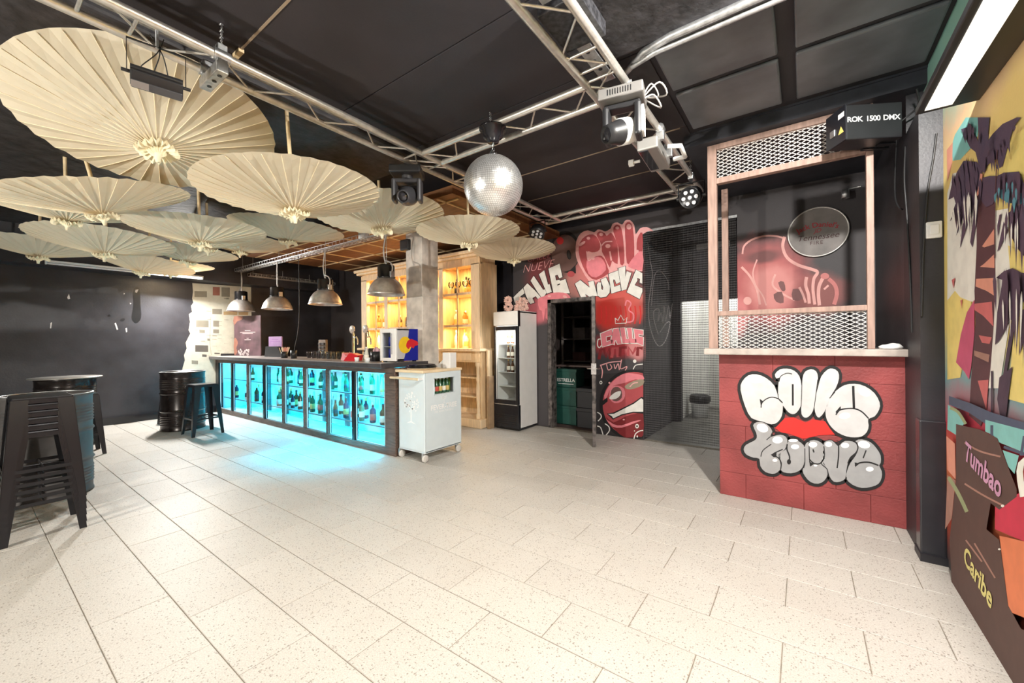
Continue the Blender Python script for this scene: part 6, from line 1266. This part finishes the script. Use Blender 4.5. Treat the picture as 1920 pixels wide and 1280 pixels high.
# effect box on right truss
eb = thing('effect_light', 'silver effect light box with clamps on the right truss', 'stage light', (-0.98, 3.35, 2.88), math.radians(4))
MB().bbox(-0.08, 0.08, -0.22, 0.26, -0.045, 0.045, 0.012).obj('casing', mat('dull_silver_case', (0.45, 0.44, 0.42), 0.35, 0.5), eb); MB().bbox(-0.07, 0.0, -0.2, 0.20, -0.05, -0.043, 0.002).obj('glass_window', lens, eb)
for y in (-0.14, 0.2):
    MB().tube([(0.08, y - 0.03, 0.12), (0.08, y + 0.03, 0.12)], 0.035, 10).bbox(0.05, 0.11, y - 0.02, y + 0.02, 0.03, 0.10, 0.004).obj('clamp', M['galv'], eb)
MB().tube([(0.13, -0.12, -0.02), (0.22, -0.10, -0.03), (0.22, 0.12, -0.03), (0.13, 0.14, -0.02)], 0.018, 8).obj('yoke_handle', M['white'], eb); MB().tube([(-0.11, 0.0, -0.03), (-0.17, 0.0, -0.03)], 0.012, 8).lathe([(0.001, -0.02), (0.03, -0.02), (0.03, 0.02), (0.001, 0.02)], 6, mtx=Matrix.Translation((-0.18, 0, -0.03)) @ Matrix.Rotation(PI / 2, 4, 'Y'), smooth=False).obj('clamp_wing', M['white'], eb)
# strobe bar under the left truss
sb = thing('strobe_bar', 'black strobe bar in a square yoke hanging from the left truss', 'stage light', (-2.79, 0.645, 2.79), math.radians(77.6)); sb.scale = (0.56, 0.56, 0.56)
mt = Matrix.Translation((0, 0, -0.02)) @ Matrix.Rotation(0.5, 4, 'X')
MB().bbox(-0.19, 0.19, -0.07, 0.04, -0.11, 0.03, 0.012, mtx=mt).tube([(-0.19, 0.02, 0.035), (0.19, 0.02, 0.035)], 0.03, 10).obj('strobe_body', M['plastic'], sb)
MB().bbox(-0.185, 0.185, -0.10, -0.068, -0.12, -0.05, 0.01, mtx=mt).obj('lower_cowl', MATS['charcoal_casing'], sb)
MB().bbox(-0.185, -0.06, -0.105, -0.1, -0.115, -0.055, 0.002, mtx=mt).obj('reflector', mat('grey_reflector', (0.30, 0.29, 0.28), 0.3, 0.5), sb)
MB().box(-0.215, -0.209, -0.012, 0.012, -0.03, 0.29).box(0.209, 0.215, -0.012, 0.012, -0.03, 0.29).box(-0.215, 0.215, -0.012, 0.012, 0.285, 0.291).obj('yoke', M['blkmetal'], sb)
for s in (-1, 1): MB().tube([(0.19 * s, 0, -0.02), (0.25 * s, 0, -0.02)], 0.016, 8).obj('tilt_knob', M['plastic'], sb)
for k in range(3): MB().tube(smoothline([(-0.08 + 0.08 * k, 0.03, 0.03), (-0.12 + 0.1 * k, 0.08, 0.09), (0.02 * k, 0.03, 0.25), (0.05 - 0.05 * k, 0.02, 0.40)], 5), 0.005, 6).obj('cable', M['bcable'], sb)
MB().tube([(0, 0, 0.28), (0, 0, 0.468)], 0.014, 8).obj('hook', M['galv'], sb)
# laser projector on the cage frame
lz = thing('laser_projector', 'black laser projector with white lettering on the cage frame rail', 'laser', (0.3476, 3.775, 2.736), math.radians(-60))
MB().bbox(-0.09, 0.09, -0.17, 0.19, 0.0, 0.24, 0.008).obj('casing', M['plastic'], lz)
MB().bbox(-0.10, 0.10, -0.178, -0.168, -0.002, 0.243, 0.004).obj('front_plate', M['gloss'], lz); MB().bbox(-0.05, 0.0, -0.186, -0.176, 0.07, 0.12, 0.006).obj('aperture', M['galv'], lz)
MB().add([(0.03, -0.1795, 0.06), (0.085, -0.1795, 0.06), (0.058, -0.1795, 0.11)], [(0, 1, 2)]).obj('warning_triangle', flat('warning_yellow', (0.85, 0.65, 0.15)), lz); MB().add([(0.03, -0.1795, 0.165), (0.09, -0.1795, 0.165), (0.09, -0.1795, 0.20), (0.03, -0.1795, 0.20)], [(0, 1, 2, 3)]).obj('warning_label', M['white'], lz)
for w_, y_ in (('ROK', -0.112), ('1500', 0.004), ('DMX', 0.120)): text(w_, 'casing_lettering', M['white'], (0.0915, y_, 0.135), (0, 1, 0), (0, 0, 1), 0.050, lz, bold=0.001, space=0.92)
MB().box(-0.02, 0.02, 0.10, 0.20, -0.012, 0.0).box(-0.092, -0.06, 0.05, 0.22, -0.008, 0.06).obj('mounting_bracket', M['blkmetal'], lz)
MB().tube(smoothline([(0.0, 0.19, 0.10), (0.03, 0.26, 0.16), (0.10, 0.28, 0.2), (0.16, 0.22, 0.28)], 4), 0.006, 6).obj('power_cable', M['bcable'], lz)
# linear lamp along the mural wall
ln = thing('linear_lamp', 'long black linear lamp with a white diffuser along the mural wall', 'lamp', (0.58, 0.0, 2.50))
MB().bbox(-0.11, 0.11, -2.9, 2.88, 0.0, 0.035, 0.004).obj('lamp_housing', M['plastic'], ln)
MB().box(-0.083, 0.012, -2.88, 2.84, -0.004, 0.0).obj('diffuser', mat('warm_diffuser', (0.85, 0.80, 0.70), 0.6, emit=(1.0, 0.93, 0.80), estr=1.1), ln)
MB().box(-0.083, 0.012, 2.838, 2.845, -0.004, 0.0).obj('end_trim', M['galv'], ln)
for y in (-2.0, 0.2, 2.55): MB().tube([(0.08, y, 0.03), (0.08, y, 0.70)], 0.004, 6).obj('hanger_wire', M['galv'], ln)
light('AREA', 'linear_lamp_light', (0.50, 0.6, 2.49), 110, WARM, (0.45, 0.6, 0), 0.09, 5.0)
# housings of the two lamps outside the frame
t = thing('ceiling_floodlight', 'round black ceiling floodlight beside the mural wall', 'lamp', (FLOOD[0][0], FLOOD[0][1], 3.172))
MB().lathe([(0.001, -0.002), (0.10, -0.002), (0.11, -0.02), (0.13, -0.10), (0.122, -0.10), (0.09, -0.03), (0.001, -0.03)], 24).obj('housing', M['plastic'], t); MB().lathe([(0.001, -0.031), (0.088, -0.031), (0.088, -0.036), (0.001, -0.036)], 20).obj('lamp_disc', mat('lit_flood_disc', (0.9, 0.85, 0.75), 0.5, emit=(1, 0.92, 0.8), estr=3), t)
t = thing('wall_floodlight', 'square black floodlight on the near black wall', 'lamp', (WALLF[0][0], -3.1, WALLF[0][2] - 0.1))
MB().bbox(-0.14, 0.14, 0.0, 0.09, 0, 0.2, 0.01).obj('housing', M['plastic'], t); MB().box(-0.12, 0.12, 0.09, 0.093, 0.02, 0.18).obj('lamp_glass', MATS['lit_flood_disc'], t)
# left wall tube lamps
def tube(y0, y1, lit, label):
    t = thing('tube_lamp', label, 'lamp', (-9.13, y0, 2.60)); L = y1 - y0
    MB().bbox(-0.03, 0.03, 0, L, 0.0, 0.03, 0.004).obj('batten', M['white'], t)
    MB().tube([(0.0, 0.02, -0.018), (0.0, L - 0.02, -0.018)], 0.014, 10).obj('tube', mat('lit_tube', (0.9, 0.9, 0.88), 0.4, emit=(1, 0.98, 0.92), estr=14) if lit else mat('unlit_tube', (0.72, 0.72, 0.72), 0.4), t)
    for q in (0.0, L - 0.02): MB().bbox(-0.02, 0.02, q, q + 0.02, -0.035, 0.0, 0.003).obj('tube_holder', M['white'], t)
tube(0.80, 1.90, False, 'unlit white tube lamp on the bulkhead over the drums'); tube(1.95, 2.75, True, 'lit white tube lamp on the bulkhead near the newspaper')
light('AREA', 'tube_lamp_light', (-8.98, 2.35, 2.55), 165, (1, 0.98, 0.94), (-7.6, 2.2, 0), 0.05, 0.75)
# ================================================================== STOREROOM
sh = thing('storeroom_rack', 'pale metal shelf rack inside the dark storeroom', 'rack', (-3.3, 7.4, 0))
rkm = mat('rack_metal', (0.30, 0.26, 0.24), 0.5)
for x in (-0.75, -0.1, 0.6):
    for y in (0.0, 0.5): MB().box(x - 0.02, x + 0.02, y - 0.02, y + 0.02, 0, 2.2).obj('upright', rkm, sh)
for z in (0.35, 0.95, 1.4, 1.85): MB().box(-0.77, 0.62, -0.02, 0.52, z - 0.02, z).obj('shelf', rkm, sh)
bxm = [mat('carton_%d' % k, c, 0.8, var=0.2) for k, c in enumerate(((0.20, 0.13, 0.08), (0.09, 0.08, 0.09), (0.26, 0.22, 0.20), (0.16, 0.07, 0.06)))]
random.seed(9)
k = 0
for z in (0.35, 0.95, 1.4, 1.85):
    for x in (-0.42, 0.0, 0.32):
        w = random.uniform(0.10, 0.15); h = random.uniform(0.16, 0.3); cname = ['brown', 'black', 'grey', 'maroon'][k % 4]
        tag(MB().bbox(-w, w, -0.15, 0.15, 0, h, 0.006).obj('carton', bxm[k % 4], None, (-3.3 + x, 7.62, z)), '%s carton on the storeroom rack at %s shelf height' % (cname, {0.35: 'lowest', 0.95: 'waist', 1.4: 'chest', 1.85: 'top'}[z]), 'carton', 'cartons on the storeroom rack'); k += 1
gcr = mat('green_crate', (0.012, 0.07, 0.055), 0.45, var=0.1)
for k in range(3):
    t = thing('bottle_crate', 'green bottle crate, %s of the storeroom stack' % ('bottom', 'middle', 'top')[k], 'crate', (-3.13, 5.98, 0.30 * k), 0, 'green crates stacked in the storeroom')
    MB().bbox(-0.20, 0.18, -0.15, 0.15, 0.0, 0.012, 0.003).bbox(-0.20, 0.18, -0.15, -0.135, 0.0, 0.285, 0.004).bbox(-0.20, 0.18, 0.135, 0.15, 0, 0.285, 0.004).bbox(-0.20, -0.185, -0.15, 0.15, 0, 0.285, 0.004).bbox(0.165, 0.18, -0.15, 0.15, 0, 0.285, 0.004).obj('crate_shell', gcr, t)
    MB().bbox(-0.207, 0.187, -0.157, 0.157, 0.255, 0.30, 0.004).obj('crate_rim', gcr, t)
    if k == 2: text('ESTRELLA', 'crate_lettering', M['white'], (-0.01, -0.1515, 0.12), (1, 0, 0), (0, 0, 1), 0.075, t, bold=0.001); MB().box(-0.15, 0.13, -0.1515, -0.15, 0.055, 0.065).obj('crate_line', M['white'], t)
tag(MB().bbox(-0.5, 0.35, -0.2, 0.3, 0.92, 0.95, 0.004).box(-0.47, -0.43, 0.22, 0.28, 0, 0.92).box(0.28, 0.32, 0.22, 0.28, 0, 0.92).box(0.28, 0.32, -0.17, -0.13, 0, 0.92).box(-0.47, -0.43, -0.17, -0.13, 0, 0.92).obj('storeroom_table', mat('brown_table', (0.14, 0.10, 0.09), 0.6), None, (-2.95, 6.25, 0)), 'brown table top over the crates in the storeroom', 'table')
for k in range(2): tag(MB().bbox(-0.2, 0.2, -0.15, 0.15, 0, 0.3, 0.01).bbox(-0.21, 0.21, -0.16, 0.16, 0.25, 0.31, 0.008).obj('bottle_crate', mat('black_crate', (0.02, 0.02, 0.025), 0.5), None, (-2.70, 5.89, 0.31 * k)), 'black bottle crate, %s of two on the storeroom floor' % ('lower', 'upper')[k], 'crate', 'black crates in the storeroom')
# ================================================================== CABLES, SWITCH
tag(MB().bbox(-0.035, 0.035, -0.012, 0.012, -0.05, 0.05, 0.006).bbox(-0.02, 0.02, -0.02, -0.012, -0.03, 0.03, 0.003).obj('wall_switch', M['white'], None, (0.645, 3.488, 2.02)), 'white switch box on the black corner column', 'switch')
def cab(name, pts, label, r_=0.006): tag(MB().tube(smoothline(pts, 5), r_, 6).obj(name, M['bcable'], None), label, 'cable')
cab('wall_cable', [(0.66, 3.49, 2.6), (0.645, 3.488, 2.45), (0.62, 3.49, 2.25), (0.60, 3.49, 1.9), (0.59, 3.49, 1.5)], 'thin black cable running down the corner column')
cab('wall_cable', [(0.585, 3.90, 2.7), (0.57, 3.84, 2.45), (0.575, 3.8, 2.2), (0.58, 3.75, 1.8), (0.582, 3.72, 1.4)], 'black cable drooping beside the cage frame')
cab('wall_cable', [(0.595, 4.3, 2.9), (0.57, 4.2, 2.5), (0.57, 4.1, 2.35), (0.59, 4.05, 2.3)], 'looped black cable on the booth side wall')
